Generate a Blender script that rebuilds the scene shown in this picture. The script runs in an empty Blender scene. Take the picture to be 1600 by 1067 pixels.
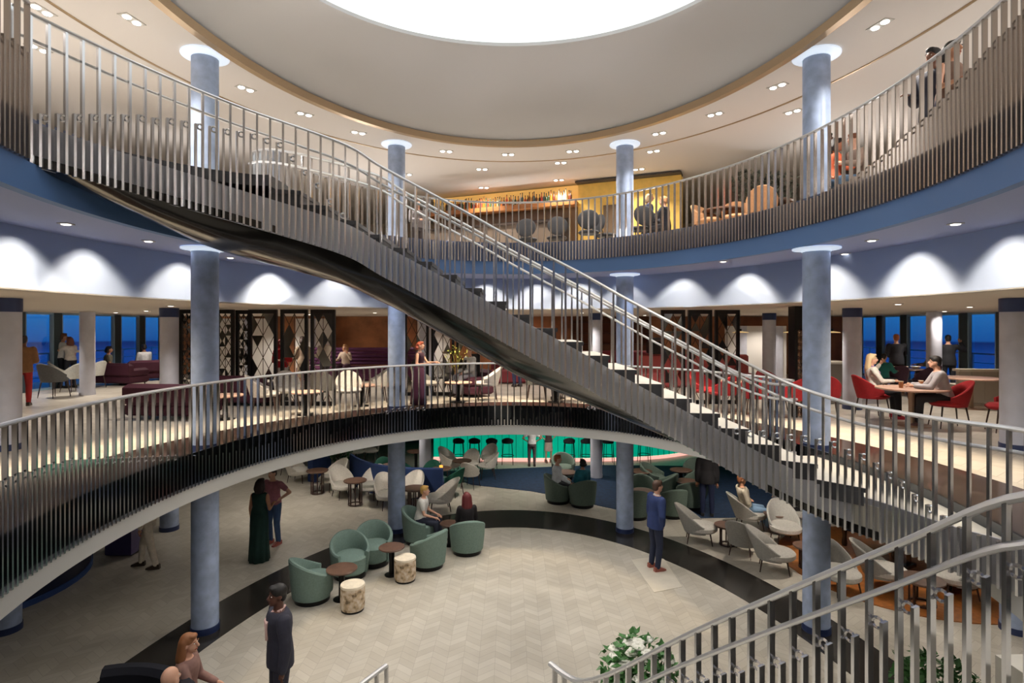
import bpy, bmesh, math, random
from mathutils import Vector, Matrix
random.seed(7)
PI = math.pi
sc = bpy.context.scene
COL = sc.collection
F, CX, CY, CZ = 900.0, 798.0, 512.0, 4.8          # focal length in pixels, principal point, eye height
Z1, Z2, ZT = 2.87, 6.72, 9.13                       # middle deck, upper deck, top ceiling
def P(px, py, z=0.0):
    """the point at height z seen at that place of the picture"""
    d = F * (CZ - z) / (py - CY)
    return Vector(((px - CX) * d / F, d, z))
def Q(px, d, z=0.0):
    return Vector(((px - CX) * d / F, d, z))
def R(a): return math.radians(a)

# ------------------------------------------------------------------ materials
MATS = {}
def node_mat(name):
    m = bpy.data.materials.new(name); m.use_nodes = True
    nt = m.node_tree
    return m, nt, nt.nodes['Principled BSDF']
def mat(name, rgb, rough=.6, metal=0., emit=None, strength=0., noise=0., nscale=6., coat=0., bump=0., bscale=40., trans=0., sheen=0.):
    if name in MATS: return MATS[name]
    m, nt, b = node_mat(name)
    b.inputs['Base Color'].default_value = (*rgb, 1)
    b.inputs['Roughness'].default_value = rough
    b.inputs['Metallic'].default_value = metal
    b.inputs['Coat Weight'].default_value = coat
    b.inputs['Transmission Weight'].default_value = trans
    b.inputs['Sheen Weight'].default_value = sheen
    if emit:
        b.inputs['Emission Color'].default_value = (*emit, 1)
        b.inputs['Emission Strength'].default_value = strength
        m.cycles.emission_sampling = 'NONE'
    tc = nt.nodes.new('ShaderNodeTexCoord')
    if noise:
        n = nt.nodes.new('ShaderNodeTexNoise'); n.inputs['Scale'].default_value = nscale; n.inputs['Detail'].default_value = 5
        r = nt.nodes.new('ShaderNodeValToRGB')
        r.color_ramp.elements[0].position = .3; r.color_ramp.elements[1].position = .7
        r.color_ramp.elements[0].color = (*[c * (1 - noise) for c in rgb], 1)
        r.color_ramp.elements[1].color = (*[min(1, c * (1 + noise)) for c in rgb], 1)
        nt.links.new(tc.outputs['Object'], n.inputs['Vector']); nt.links.new(n.outputs['Fac'], r.inputs['Fac'])
        nt.links.new(r.outputs['Color'], b.inputs['Base Color'])
    if bump:
        n = nt.nodes.new('ShaderNodeTexNoise'); n.inputs['Scale'].default_value = bscale; n.inputs['Detail'].default_value = 3
        bp = nt.nodes.new('ShaderNodeBump'); bp.inputs['Strength'].default_value = bump; bp.inputs['Distance'].default_value = .01
        nt.links.new(tc.outputs['Object'], n.inputs['Vector']); nt.links.new(n.outputs['Fac'], bp.inputs['Height'])
        nt.links.new(bp.outputs['Normal'], b.inputs['Normal'])
    MATS[name] = m
    return m
def srgb(r, g, b):
    f = lambda c: (c / 255 / 12.92) if c <= 10 else ((c / 255 + .055) / 1.055) ** 2.4
    return (f(r), f(g), f(b))

def chevron_mat(name, c0, c1, grout, w=.46, ph=.15, rough=.32):
    m, nt, b = node_mat(name)
    L = nt.links
    def mth(op, a, bb=None):
        n = nt.nodes.new('ShaderNodeMath'); n.operation = op
        for i, v in enumerate((a, bb)):
            if v is None: continue
            if isinstance(v, (int, float)): n.inputs[i].default_value = v
            else: L.new(v, n.inputs[i])
        return n.outputs[0]
    tc = nt.nodes.new('ShaderNodeTexCoord'); s = nt.nodes.new('ShaderNodeSeparateXYZ'); L.new(tc.outputs['Object'], s.inputs[0])
    u = mth('DIVIDE', s.outputs[0], w); fu = mth('FRACT', u)
    zig = mth('ABSOLUTE', mth('SUBTRACT', fu, .5))
    v = mth('DIVIDE', mth('ADD', s.outputs[1], mth('MULTIPLY', zig, w * .75)), ph)
    u2 = mth('MULTIPLY', u, 2.)
    cv = nt.nodes.new('ShaderNodeCombineXYZ'); L.new(mth('FLOOR', u2), cv.inputs[0]); L.new(mth('FLOOR', v), cv.inputs[1])
    wn = nt.nodes.new('ShaderNodeTexWhiteNoise'); wn.noise_dimensions = '2D'; L.new(cv.outputs[0], wn.inputs['Vector'])
    n = nt.nodes.new('ShaderNodeTexNoise'); n.inputs['Scale'].default_value = 3.; n.inputs['Detail'].default_value = 6
    L.new(tc.outputs['Object'], n.inputs['Vector'])
    f = mth('ADD', mth('MULTIPLY', wn.outputs['Value'], .45), mth('MULTIPLY', n.outputs['Fac'], .6))
    r = nt.nodes.new('ShaderNodeValToRGB'); r.color_ramp.elements[0].color = (*c0, 1); r.color_ramp.elements[1].color = (*c1, 1)
    r.color_ramp.elements[0].position = .2; r.color_ramp.elements[1].position = .85
    L.new(f, r.inputs['Fac'])
    e1 = mth('LESS_THAN', mth('FRACT', u2), .02); e2 = mth('LESS_THAN', mth('FRACT', v), .05)
    ln = mth('MULTIPLY', mth('MAXIMUM', e1, e2), .55)
    mx = nt.nodes.new('ShaderNodeMix'); mx.data_type = 'RGBA'
    L.new(ln, mx.inputs['Factor']); L.new(r.outputs['Color'], mx.inputs[6]); mx.inputs[7].default_value = (*grout, 1)
    L.new(mx.outputs[2], b.inputs['Base Color'])
    b.inputs['Roughness'].default_value = rough
    MATS[name] = m
    return m

M_TILE = chevron_mat('pale chevron tile', srgb(176, 169, 156), srgb(196, 190, 178), srgb(138, 131, 120))
M_DARKM = mat('dark marble', srgb(46, 43, 40), .18, noise=.45, nscale=4)
M_DARKM2 = mat('brown black marble', srgb(58, 48, 44), .12, noise=.4, nscale=3)
M_FLOOR1 = chevron_mat('cream stone floor', srgb(190, 182, 170), srgb(214, 208, 198), srgb(155, 147, 136), w=.9, ph=.3)
M_CEIL = mat('cream ceiling plaster', srgb(232, 226, 222), .8)
M_DOME = mat('grey ceiling plaster', srgb(204, 202, 202), .75)
M_GOLD = mat('brushed gold', srgb(188, 164, 134), .4, metal=.7)
M_BLUE = mat('mid blue paint', srgb(88, 124, 178), .5)
M_LAV = mat('lavender blue soffit paint', srgb(150, 162, 205), .55)
M_BULK = mat('wall paint with blue light', srgb(160, 178, 215), .7)  # white wall; the blue cove light is put into its colour
M_LOWC = mat('warm beige ceiling', srgb(205, 196, 184), .8)
M_SLAB = mat('light grey slab paint', srgb(208, 208, 206), .55)
M_SOFF = mat('grey soffit paint', srgb(170, 172, 176), .7)
M_STEEL = mat('polished steel', srgb(214, 214, 217), .17, metal=.92)
M_STEEL2 = mat('brushed steel', srgb(226, 226, 228), .3, metal=.55)
M_CHROME = mat('chrome', srgb(200, 200, 204), .12, metal=1.)
M_PANEL = mat('grey mirror steel panel', srgb(208, 208, 214), .38, metal=.25)
M_DKPANEL = mat('dark mirror panel', srgb(58, 62, 68), .14, metal=.85)
M_BLPANEL = mat('slate blue fascia panel', srgb(98, 112, 146), .3, metal=.4)
M_BLACKG = mat('black gloss soffit', srgb(18, 17, 17), .16, coat=.25)
M_COL = mat('blue grey polished plaster', srgb(158, 174, 204), .5, noise=.2, nscale=5)
M_COLP = mat('pale lavender plaster', srgb(196, 198, 212), .55, noise=.08, nscale=4)
M_NAVYB = mat('navy base metal', srgb(38, 52, 92), .4)
M_CAP = mat('lit glass collar', srgb(225, 235, 245), .4, emit=srgb(214, 230, 250), strength=.55)
M_LAMP = mat('downlight lens', (1, 1, 1), .3, emit=(1, .97, .92), strength=9.)
M_LAMPS = mat('soffit lamp lens', (1, 1, 1), .3, emit=(1, .93, .82), strength=2.2)
M_BEZEL = mat('lamp bezel', srgb(190, 186, 180), .4)
M_TREAD = mat('cream stone tread', srgb(226, 220, 206), .4, noise=.06, nscale=9)
M_RISER = mat('charcoal riser', srgb(76, 76, 80), .45)
M_DWALL = mat('midnight wall', srgb(30, 36, 56), .6)
M_BEIGEW = mat('beige wall paint', srgb(216, 202, 186), .8)
M_WHITEW = mat('soft white wall panel', srgb(226, 222, 218), .6)

# ------------------------------------------------------------------ mesh builder
class MB:
    def __init__(s): s.v, s.f, s.m = [], [], []
    def add(s, vs, fs, mi=0):
        o = len(s.v); s.v += [tuple(v) for v in vs]
        s.f += [tuple(i + o for i in f) for f in fs]; s.m += [mi] * len(fs)
        return s
    def join(s, other, mat4=None, mi=None):
        vs = [mat4 @ Vector(v) for v in other.v] if mat4 else other.v
        o = len(s.v); s.v += [tuple(v) for v in vs]
        s.f += [tuple(i + o for i in f) for f in other.f]; s.m += (other.m if mi is None else [mi] * len(other.f))
        return s
    def box(s, c, size, rz=0., mi=0, M=None, bev=0.):
        x, y, z = [q / 2 for q in size]
        if bev:
            b = min(bev, x * .9, y * .9, z * .9)
            V = []
            for k, zz in ((b, -z), (0, b - z), (0, z - b), (b, z)):
                V += [(k - x, k - y, zz), (x - k, k - y, zz), (x - k, y - k, zz), (k - x, y - k, zz)]
            fs = [(3, 2, 1, 0), (12, 13, 14, 15)]
            for k in range(3):
                for i in range(4):
                    j = (i + 1) % 4
                    fs.append((k * 4 + i, k * 4 + j, k * 4 + 4 + j, k * 4 + 4 + i))
        else:
            V = [(-x, -y, -z), (x, -y, -z), (x, y, -z), (-x, y, -z), (-x, -y, z), (x, -y, z), (x, y, z), (-x, y, z)]
            fs = [(3, 2, 1, 0), (4, 5, 6, 7), (0, 1, 5, 4), (1, 2, 6, 5), (2, 3, 7, 6), (3, 0, 4, 7)]
        T = Matrix.Translation(Vector(c)) @ (M if M else Matrix.Rotation(rz, 4, 'Z'))
        return s.add([T @ Vector(p) for p in V], fs, mi)
    def tube(s, pts, rad, n=8, mi=0, cap=True, sx=1.):
        pts = [Vector(p) for p in pts]
        if isinstance(rad, (int, float)): rad = [rad] * len(pts)
        V, k = [], len(pts)
        for i, p in enumerate(pts):
            t = (pts[min(i + 1, k - 1)] - pts[max(i - 1, 0)]).normalized()
            ref = Vector((0, 0, 1)) if abs(t.z) < .95 else Vector((0, 1, 0))
            a = t.cross(ref).normalized(); b = a.cross(t)
            V += [p + (a * math.cos(2 * PI * j / n) * sx + b * math.sin(2 * PI * j / n)) * rad[i] for j in range(n)]
        fs = [(i * n + j, i * n + (j + 1) % n, (i + 1) * n + (j + 1) % n, (i + 1) * n + j) for i in range(k - 1) for j in range(n)]
        if cap: fs += [tuple(range(n - 1, -1, -1)), tuple((k - 1) * n + j for j in range(n))]
        return s.add(V, fs, mi)
    def lathe(s, prof, n=24, c=(0, 0, 0), mi=0, ax=1., ay=1., cap=True):
        V = [(c[0] + r * ax * math.cos(2 * PI * j / n), c[1] + r * ay * math.sin(2 * PI * j / n), c[2] + z) for r, z in prof for j in range(n)]
        k = len(prof)
        fs = [(i * n + j, i * n + (j + 1) % n, (i + 1) * n + (j + 1) % n, (i + 1) * n + j) for i in range(k - 1) for j in range(n)]
        if cap: fs += [tuple(range(n - 1, -1, -1)), tuple((k - 1) * n + j for j in range(n))]
        return s.add(V, fs, mi)
    def ball(s, c, r, n=10, mi=0, M=None):
        rx, ry, rz = (r, r, r) if isinstance(r, (int, float)) else r
        k = max(4, n // 2 + 1); V = []
        for i in range(1, k):
            th = PI * i / k
            for j in range(n):
                V.append((rx * math.sin(th) * math.cos(2 * PI * j / n), ry * math.sin(th) * math.sin(2 * PI * j / n), -rz * math.cos(th)))
        fs = [(i * n + j, i * n + (j + 1) % n, (i + 1) * n + (j + 1) % n, (i + 1) * n + j) for i in range(k - 2) for j in range(n)]
        a = len(V); V += [(0, 0, -rz), (0, 0, rz)]
        fs += [(a, (j + 1) % n, j) for j in range(n)] + [(a + 1, (k - 2) * n + j, (k - 2) * n + (j + 1) % n) for j in range(n)]
        T = Matrix.Translation(Vector(c)) @ (M if M else Matrix.Identity(4))
        return s.add([T @ Vector(p) for p in V], fs, mi)
    def loft(s, rings, mi=0, cap=True):
        n = len(rings[0]); V = [p for r in rings for p in r]; k = len(rings)
        fs = [(i * n + j, i * n + (j + 1) % n, (i + 1) * n + (j + 1) % n, (i + 1) * n + j) for i in range(k - 1) for j in range(n)]
        if cap: fs += [tuple(range(n - 1, -1, -1)), tuple((k - 1) * n + j for j in range(n))]
        return s.add(V, fs, mi)
    def sweep(s, pts, sec, mi=0, closed=False, cap=True):
        """carry a section (sideways, up) along a path; sideways is the horizontal normal on the left of travel"""
        pts = [Vector(p) for p in pts]; k = len(pts); rings = []
        for i, p in enumerate(pts):
            if closed: t = pts[(i + 1) % k] - pts[i - 1]
            else: t = pts[min(i + 1, k - 1)] - pts[max(i - 1, 0)]
            t = Vector((t.x, t.y, 0)).normalized(); nrm = Vector((-t.y, t.x, 0))
            rings.append([p + nrm * a + Vector((0, 0, b)) for a, b in sec])
        if closed: rings.append(rings[0])
        return s.loft(rings, mi, cap and not closed)
    def prism(s, poly, z0, z1, mi=0):
        n = len(poly)
        V = [(x, y, z0) for x, y in poly] + [(x, y, z1) for x, y in poly]
        fs = [tuple(range(n - 1, -1, -1)), tuple(range(n, 2 * n))] + [(i, (i + 1) % n, n + (i + 1) % n, n + i) for i in range(n)]
        return s.add(V, fs, mi)
    def mesh(s, name, mats, smooth=False):
        me = bpy.data.meshes.new(name)
        me.from_pydata(s.v, [], s.f)
        for m in (mats if isinstance(mats, (list, tuple)) else [mats]): me.materials.append(m)
        me.polygons.foreach_set('material_index', s.m)
        bm = bmesh.new(); bm.from_mesh(me); bmesh.ops.recalc_face_normals(bm, faces=bm.faces); bm.to_mesh(me); bm.free()
        if smooth:
            me.polygons.foreach_set('use_smooth', [True] * len(me.polygons))
            if smooth != 'all': me.set_sharp_from_angle(angle=R(40))
        me.update()
        return me
    def build(s, name, mats, parent=None, smooth=False, **k):
        return obj(name, s.mesh(name, mats, smooth), parent, **k)

def obj(name, me, parent=None, loc=None, rz=None, kind=None, label=None, cat=None, group=None):
    o = bpy.data.objects.new(name, me); COL.objects.link(o)
    if parent: o.parent = parent
    if loc is not None: o.location = loc
    if rz is not None: o.rotation_euler = (0, 0, rz)
    tag(o, label, cat, group, kind)
    return o
def tag(o, label=None, cat=None, group=None, kind=None):
    if label: o['label'] = label
    if cat: o['category'] = cat
    if group: o['group'] = group
    if kind: o['kind'] = kind
    return o
def thing(name, label, cat, loc=(0, 0, 0), face=None, group=None, rz=0.):
    o = bpy.data.objects.new(name, None); COL.objects.link(o); o.empty_display_size = .1
    o.location = loc; o.rotation_euler = (0, 0, -R(face) if face is not None else rz)
    return tag(o, label, cat, group)
def struct(name, mb, m, smooth=False):
    return mb.build(name, m, None, smooth, kind='structure')
def struct_root(name):
    o = bpy.data.objects.new(name, None); COL.objects.link(o); o['kind'] = 'structure'
    return o

# ------------------------------------------------------------------ ellipses of the atrium
EO = (0, 7.15, 4.73, 6.40)       # opening in both decks
EB = (0, 7.15, 6.14, 7.85)       # bulkhead and edge of the dark ring floor
EGI = (0, 5.85, 4.88, 8.0)       # ground dark ring, inside
EGO = (0, 5.85, 5.72, 9.3)       # ground dark ring, outside
def ell(e, a, k=0.):             # a measured from straight ahead, towards the right
    return Vector((e[0] + (e[2] + k) * math.sin(a), e[1] + (e[3] + k) * math.cos(a), 0))
def ell_at(e, y, sx, k=0.):
    q = 1 - ((y - e[1]) / (e[3] + k)) ** 2
    return sx * (e[2] + k) * math.sqrt(max(0, q))
XW, YN, YF = 14.5, -4.0, 24.0
NSEG = 144
ANG = [2 * PI * i / NSEG for i in range(NSEG)]
def rect_pt(a, xw=XW, yn=YN, yf=YF):
    dx, dy = math.sin(a), math.cos(a); cy = 7.15
    t = 1e9
    if abs(dx) > 1e-6: t = min(t, xw / abs(dx))
    if dy > 1e-6: t = min(t, (yf - cy) / dy)
    if dy < -1e-6: t = min(t, (yn - cy) / dy)
    return (dx * t, cy + dy * t)
RANG = sorted(ANG + [math.atan2(sx * XW, y - 7.15) % (2 * PI) for sx in (-1, 1) for y in (YN, YF)])
def ring_plate(inner, outer, z, t=.02, angs=None):
    """flat ring between two closed outlines given as functions of the angle"""
    angs = angs or RANG
    m = MB(); n = len(angs); V = []
    for a in angs:
        i, o = inner(a), outer(a)
        V += [(i[0], i[1], z), (o[0], o[1], z), (i[0], i[1], z - t), (o[0], o[1], z - t)]
    fs = []
    for k in range(n):
        a, b = 4 * k, 4 * ((k + 1) % n)
        fs += [(a, a + 1, b + 1, b), (a + 2, b + 2, b + 3, a + 3), (a, b, b + 2, a + 2), (a + 1, a + 3, b + 3, b + 1)]
    return m.add(V, fs)
def band(e, k0, k1, z0, z1, a0=None, a1=None, n=NSEG):
    """upright elliptical band from offset k0 to k1 and height z0 to z1"""
    m = MB(); closed = a0 is None
    A = ANG if closed else [a0 + (a1 - a0) * i / n for i in range(n + 1)]
    rings = []
    for a in A:
        i, o = ell(e, a, k0), ell(e, a, k1)
        rings.append([(i.x, i.y, z0), (o.x, o.y, z0), (o.x, o.y, z1), (i.x, i.y, z1)])
    if closed: rings.append(rings[0])
    return m.loft(rings, 0, not closed)
ellf = lambda e, k=0.: (lambda a: tuple(ell(e, a, k))[:2])

# ------------------------------------------------------------------ the setting
def setting():
    # ground floor
    m = MB(); m.box((0, 10, -.06), (2 * XW, 28, .12)); struct('floor', m, M_TILE)
    struct('floor_ring_border', ring_plate(ellf(EGI), ellf(EGO), .006, .01, ANG), M_DARKM)
    # middle deck: light floor, dark ring, soffit, pale edge lip
    EXW = 16.6
    m = MB(); n = len(RANG)
    struct('floor_middle_deck', ring_plate(ellf(EB), rect_pt, Z1, .1), M_FLOOR1)
    struct('floor_dark_border', ring_plate(ellf(EO, .02), ellf(EB), Z1, .1, ANG), M_DARKM2)
    struct('ceiling_ground', ring_plate(ellf(EO), rect_pt, Z1 - .47, .1), M_SOFF)
    struct('trim_1', band(EO, -.07, .06, 2.30, 2.51), M_SLAB, True)
    struct('trim_2', band(EO, .0, .04, 2.50, 2.97), M_DKPANEL, True)
    # upper deck
    struct('floor_upper_deck', ring_plate(ellf(EO, .02), rect_pt, Z2, .1), M_FLOOR1)
    struct('trim_3', band(EO, -.05, .06, 6.06, 6.35), M_BLUE, True)
    struct('trim_4', band(EO, .0, .04, 6.34, 6.80), M_BLPANEL, True)
    struct('ceiling_ring_soffit', ring_plate(ellf(EO, .05), ellf(EB, .1), 6.14, .07, ANG), M_LAV)
    struct('wall_bulkhead', band(EB, 0, .08, 5.27, 6.10), M_BULK, True)
    struct('ceiling_middle_deck', ring_plate(ellf(EB, .0), rect_pt, 5.29, .02), M_LOWC)
    # top ceiling with its dome and skylight
    EG = (0, 7.15, 4.72, 6.52); ES = (0, 7.15, 3.5, 3.1)
    struct('ceiling', ring_plate(ellf(EG), rect_pt, ZT + .1, .1), M_CEIL)
    struct('trim_5', band(EG, -.10, .02, 9.08, 9.22), M_GOLD, True)
    struct('trim_6', band(EB, -.02, .02, 9.115, 9.16), M_GOLD, True)
    m = MB(); rings = []
    for k in range(9):
        t = k / 8; e = tuple(EG[i] + (ES[i] - EG[i]) * t for i in range(4)); z = 9.2 + .62 * math.sin(t * PI / 2) ** .9
        rings.append([(ell(e, a).x, ell(e, a).y, z) for a in ANG])
    m.loft(rings, 0, False); struct('ceiling_dome', m, M_DOME, 'all')
    struct('trim_7', band(ES, -.06, .03, 9.78, 9.86), M_DOME, True)
    sk = thing('skylight', 'large oval luminous white skylight in the middle of the top ceiling', 'skylight')
    m = MB(); m.lathe([(.001, 0), (1, 0), (1, .03), (.001, .03)], NSEG, (0, 7.15, 9.84), ax=ES[2], ay=ES[3], cap=False)
    ms = mat('skylight diffuser', (.9, .95, .97), .5, emit=srgb(232, 241, 244), strength=.80); ms.cycles.emission_sampling = 'AUTO'
    m.build('diffuser', ms, sk)
    # outer walls
    for sx, nm in ((-1, 'left'), (1, 'right')):
        m = MB(); m.box((sx * (XW + .1), 10, 1.4), (.2, 28, 2.8)); struct('wall_%s_ground' % nm, m, M_DWALL)
        m = MB(); m.box((sx * (XW + .1), 5.0, 4.07), (.2, 18, 2.44)); struct('wall_%s_middle' % nm, m, M_WHITEW)
        m = MB(); m.box((sx * (XW + .1), 10, 7.7), (.2, 28, 3.0)); struct('wall_%s_upper' % nm, m, M_BEIGEW)
        m = MB(); m.box((sx * (XW + 1.2), 16, Z1 - .1), (2.4, 24, .18)); struct('floor_promenade_%s' % nm, m, M_SLAB)
        m = MB(); m.box((sx * (XW + .1), 10, 5.78), (.2, 28, .96)); struct('wall_%s_spandrel' % nm, m, M_WHITEW)
    m = MB(); m.box((0, YF + .1, 1.4), (2 * XW + .4, .2, 2.8)); struct('wall_back_ground', m, M_DWALL)
    mc = mat('copper mural wall', srgb(186, 126, 88), .5, noise=.4, nscale=1.3)
    m = MB(); m.box((0, YF + .1, 4.07), (2 * XW + .4, .2, 2.44)); struct('wall_back_middle', m, mc)
    m = MB(); m.box((0, YF + .1, 7.3), (2 * XW + .4, .2, 3.9)); struct('wall_back_upper', m, M_BEIGEW)
    m = MB(); m.box((0, YN - .1, 4.6), (2 * XW + .4, .2, 9.4)); struct('wall_front', m, M_BEIGEW)
    # wood floor under the piano and the navy carpet, both lying on the ground floor
    mw = mat('amber parquet', srgb(150, 92, 44), .3, noise=.3, nscale=12)
    m = MB(); m.lathe([(2.3, .0), (2.3, .012), (.01, .012)], 40, (7.9, 11.6, 0.), cap=False); struct('floor_parquet', m, mw)
    q = MB(); q.prism([(P(x, y).x, P(x, y).y) for x, y in ((986, 875), (1034, 868), (1066, 917), (1022, 926))], .001, .006); struct('floor_pale_patch', q, mat('pale stone patch', srgb(206, 199, 185), .35, noise=.06, nscale=5))
    mn = mat('navy carpet', srgb(18, 44, 74), .9, noise=.35, nscale=9)
    pts = [(-2.6, 19.2), (-1.2, 17.6), (.6, 16.9), (1.5, 16.3), (2.4, 15.5), (3.3, 14.8), (4.6, 14.5), (6.4, 14.6), (8.6, 14.2), (10.5, 15), (10.5, 19.8), (3, 20.1)]
    m = MB(); m.prism(pts[::-1], .001, .012); o = m.build('carpet', mn); tag(o, 'dark navy carpet on the floor in front of the emerald bar', 'carpet')
setting()

# windows of the middle deck
M_GLASS = mat('window glass', (.92, .96, 1.), .02, trans=1.)
M_MULL = mat('dark teal mullion', srgb(48, 66, 76), .4)
M_WLINE = mat('pale window frame', srgb(150, 180, 205), .4)
nw = 0
for sx in (-1, 1):
    ys = [14.0 + 1.4 * i for i in range(8)]
    for i in range(7):
        nw += 1
        w = struct_root('window_%d' % nw)
        y0, y1 = ys[i], ys[i + 1]
        m = MB(); m.box((sx * XW, y0 + .16, 4.07), (.16, .32, 2.40)); m.build('mullion', M_MULL, w)
        m = MB()
        for yy in (y0 + .345, y1 - .02): m.box((sx * (XW - .02), yy, 4.07), (.1, .05, 2.40))
        m.box((sx * (XW - .02), (y0 + y1) / 2 + .16, 2.9), (.1, 1.08, .06)); m.box((sx * (XW - .02), (y0 + y1) / 2 + .16, 5.24), (.1, 1.08, .06))
        m.build('window_frame', M_WLINE, w)
        m = MB(); m.box((sx * (XW + .03), (y0 + y1) / 2 + .16, 4.07), (.012, 1.06, 2.36)); m.build('pane', M_GLASS, w)
# deck rails outside the windows
for sx, nm in ((-1, 'left'), (1, 'right')):
    t = thing('deck_railing', 'white promenade railing outside the %s windows against the dark sea' % nm, 'railing', (sx * 15.9, 16, Z1 - .01))
    mwht = mat('white rail paint', srgb(200, 212, 225), .4)
    m = MB(); m.box((0, 0, 1.06), (.06, 20, .05)); m.build('top_rail', mwht, t)
    m = MB()
    for zz in (.25, .5, .75): m.box((0, 0, zz), (.02, 20, .02))
    m.build('wire', mwht, t)
    for k in range(11):
        m = MB(); m.box((0, -9.5 + k * 1.9, .52), (.05, .05, 1.04)); m.build('post', mwht, t)
# ------------------------------------------------------------------ columns
def column(x, y, z0, z1, label, r=.2, capital=None, m=M_COL, group=None, base=M_NAVYB, capr=.35):
    t = thing('column', label, 'column', (x, y, z0), group=group)
    h = z1 - z0
    q = MB(); q.lathe([(r, .1), (r, h - .02)], 32); q.build('shaft', m, t, True)
    q = MB(); q.lathe([(r + .012, 0), (r + .012, .10)], 32); q.build('base', base, t, True)
    q = MB()
    if capital == 'disc':
        q.lathe([(r + .01, -.07), (r + .02, -.05), (capr, -.03), (capr, -.008), (r, -.008)], 40, (0, 0, h)); q.build('capital', M_CAP, t, True)
    elif capital == 'block':
        q.lathe([(r + .01, -.22), (r + .01, -.005)], 32, (0, 0, h)); q.build('capital', M_NAVYB, t, True)
    return t
MAINC = [(-4.85, 9.14, 'left front'), (4.85, 9.14, 'right front'), (-2.69, 13.58, 'left rear'), (2.69, 13.58, 'right rear')]
for x, y, w in MAINC:
    column(x, y, .007, 2.30, 'blue grey round %s column on the ground floor dark ring' % w)
    column(x, y, Z1, 6.07, 'blue grey round %s column behind the middle deck railing' % w, capital='disc')
    column(x, y, Z2, ZT, 'blue grey round %s column rising from the upper deck to the cream ceiling' % w, capital='disc')
for x, y, w in ((-8.0, 9.13, 'far left'), (8.0, 9.13, 'far right'), (-8.12, 13.7, 'left'), (8.12, 13.7, 'right')):
    column(x, y, 0, 2.30, 'slate blue outer column under the middle deck at the %s' % w + (' near the navy counter' if w == 'left' else ''), m=M_COL)
    column(x, y, Z1, 5.27, 'slate column with navy capital on the middle deck at the %s' % w, capital='block', m=M_COLP)
for sx, w in ((-1, 'left'), (1, 'right')):
    column(sx * 12.2, 16.6, Z1, 5.27, 'pale column standing before the %s sea windows' % w, r=.19, m=M_COLP, base=M_COLP)
    column(sx * 2.75, 18.5, 0, 2.30, 'pale rear column by the emerald bar, %s one' % w, r=.19, m=M_COLP, base=M_COLP)
    column(sx * 2.75, 18.5, Z1, 5.27, 'pale rear column deep in the middle deck lounge, %s one' % w, r=.19, m=M_COLP, base=M_COLP, capital='block')
column(8.3, 18.5, Z1, 5.27, 'slate column before the white door panels on the middle deck', r=.2, m=M_COLP, capital='block')

# ------------------------------------------------------------------ balustrades
def resample(pts, step):
    pts = [Vector(p) for p in pts]
    # Catmull-Rom smoothing first
    sm = []
    for i in range(len(pts) - 1):
        p0, p1, p2, p3 = pts[max(i - 1, 0)], pts[i], pts[i + 1], pts[min(i + 2, len(pts) - 1)]
        for k in range(12):
            t = k / 12
            sm.append(.5 * ((2 * p1) + (p2 - p0) * t + (2 * p0 - 5 * p1 + 4 * p2 - p3) * t * t + (3 * p1 - p0 - 3 * p2 + p3) * t ** 3))
    sm.append(pts[-1])
    out, acc = [sm[0].copy()], 0.
    for a, b in zip(sm, sm[1:]):
        L = ((b - a).xy).length; pos = 0.
        while acc + (L - pos) >= step:
            pos += step - acc; acc = 0.
            out.append(a.lerp(b, pos / L if L else 0))
        acc += L - pos
    return out
FIN = {}
def fin_mesh(h, ring, thick, depth, m, side=1):
    key = (round(h, 2), ring, thick, depth, m.name, side)
    if key not in FIN:
        q = MB()
        if not ring: q.box((0, 0, h / 2), (thick, depth, h))
        else:
            n = 12; c = Vector((.045, -depth * .3, h - .03)); V = []
            pts = [c + Vector((math.cos(2 * PI * j / n) * .032, 0, math.sin(2 * PI * j / n) * .032)) for j in range(n)]
            rings = []
            for j in range(n + 1):
                p = pts[j % n]; o = (p - c).normalized()
                rings.append([p + o * .011 * math.cos(a) + Vector((0, .009 * math.sin(a), 0)) for a in (0, PI / 2, PI, 1.5 * PI)])
            q.loft(rings, 0, False)
            q.box((.008, -depth * .3, h - .03), (.016, .012, .012))
        FIN[key] = q.mesh('ring' if ring else 'baluster', m)
    return FIN[key]
def visible(p):
    if p.y < .5: return False
    x, y = CX + F * p.x / p.y, CY - F * (p.z - CZ) / p.y
    return -20 < x < 1620 and -200 < y < 1260
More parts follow.
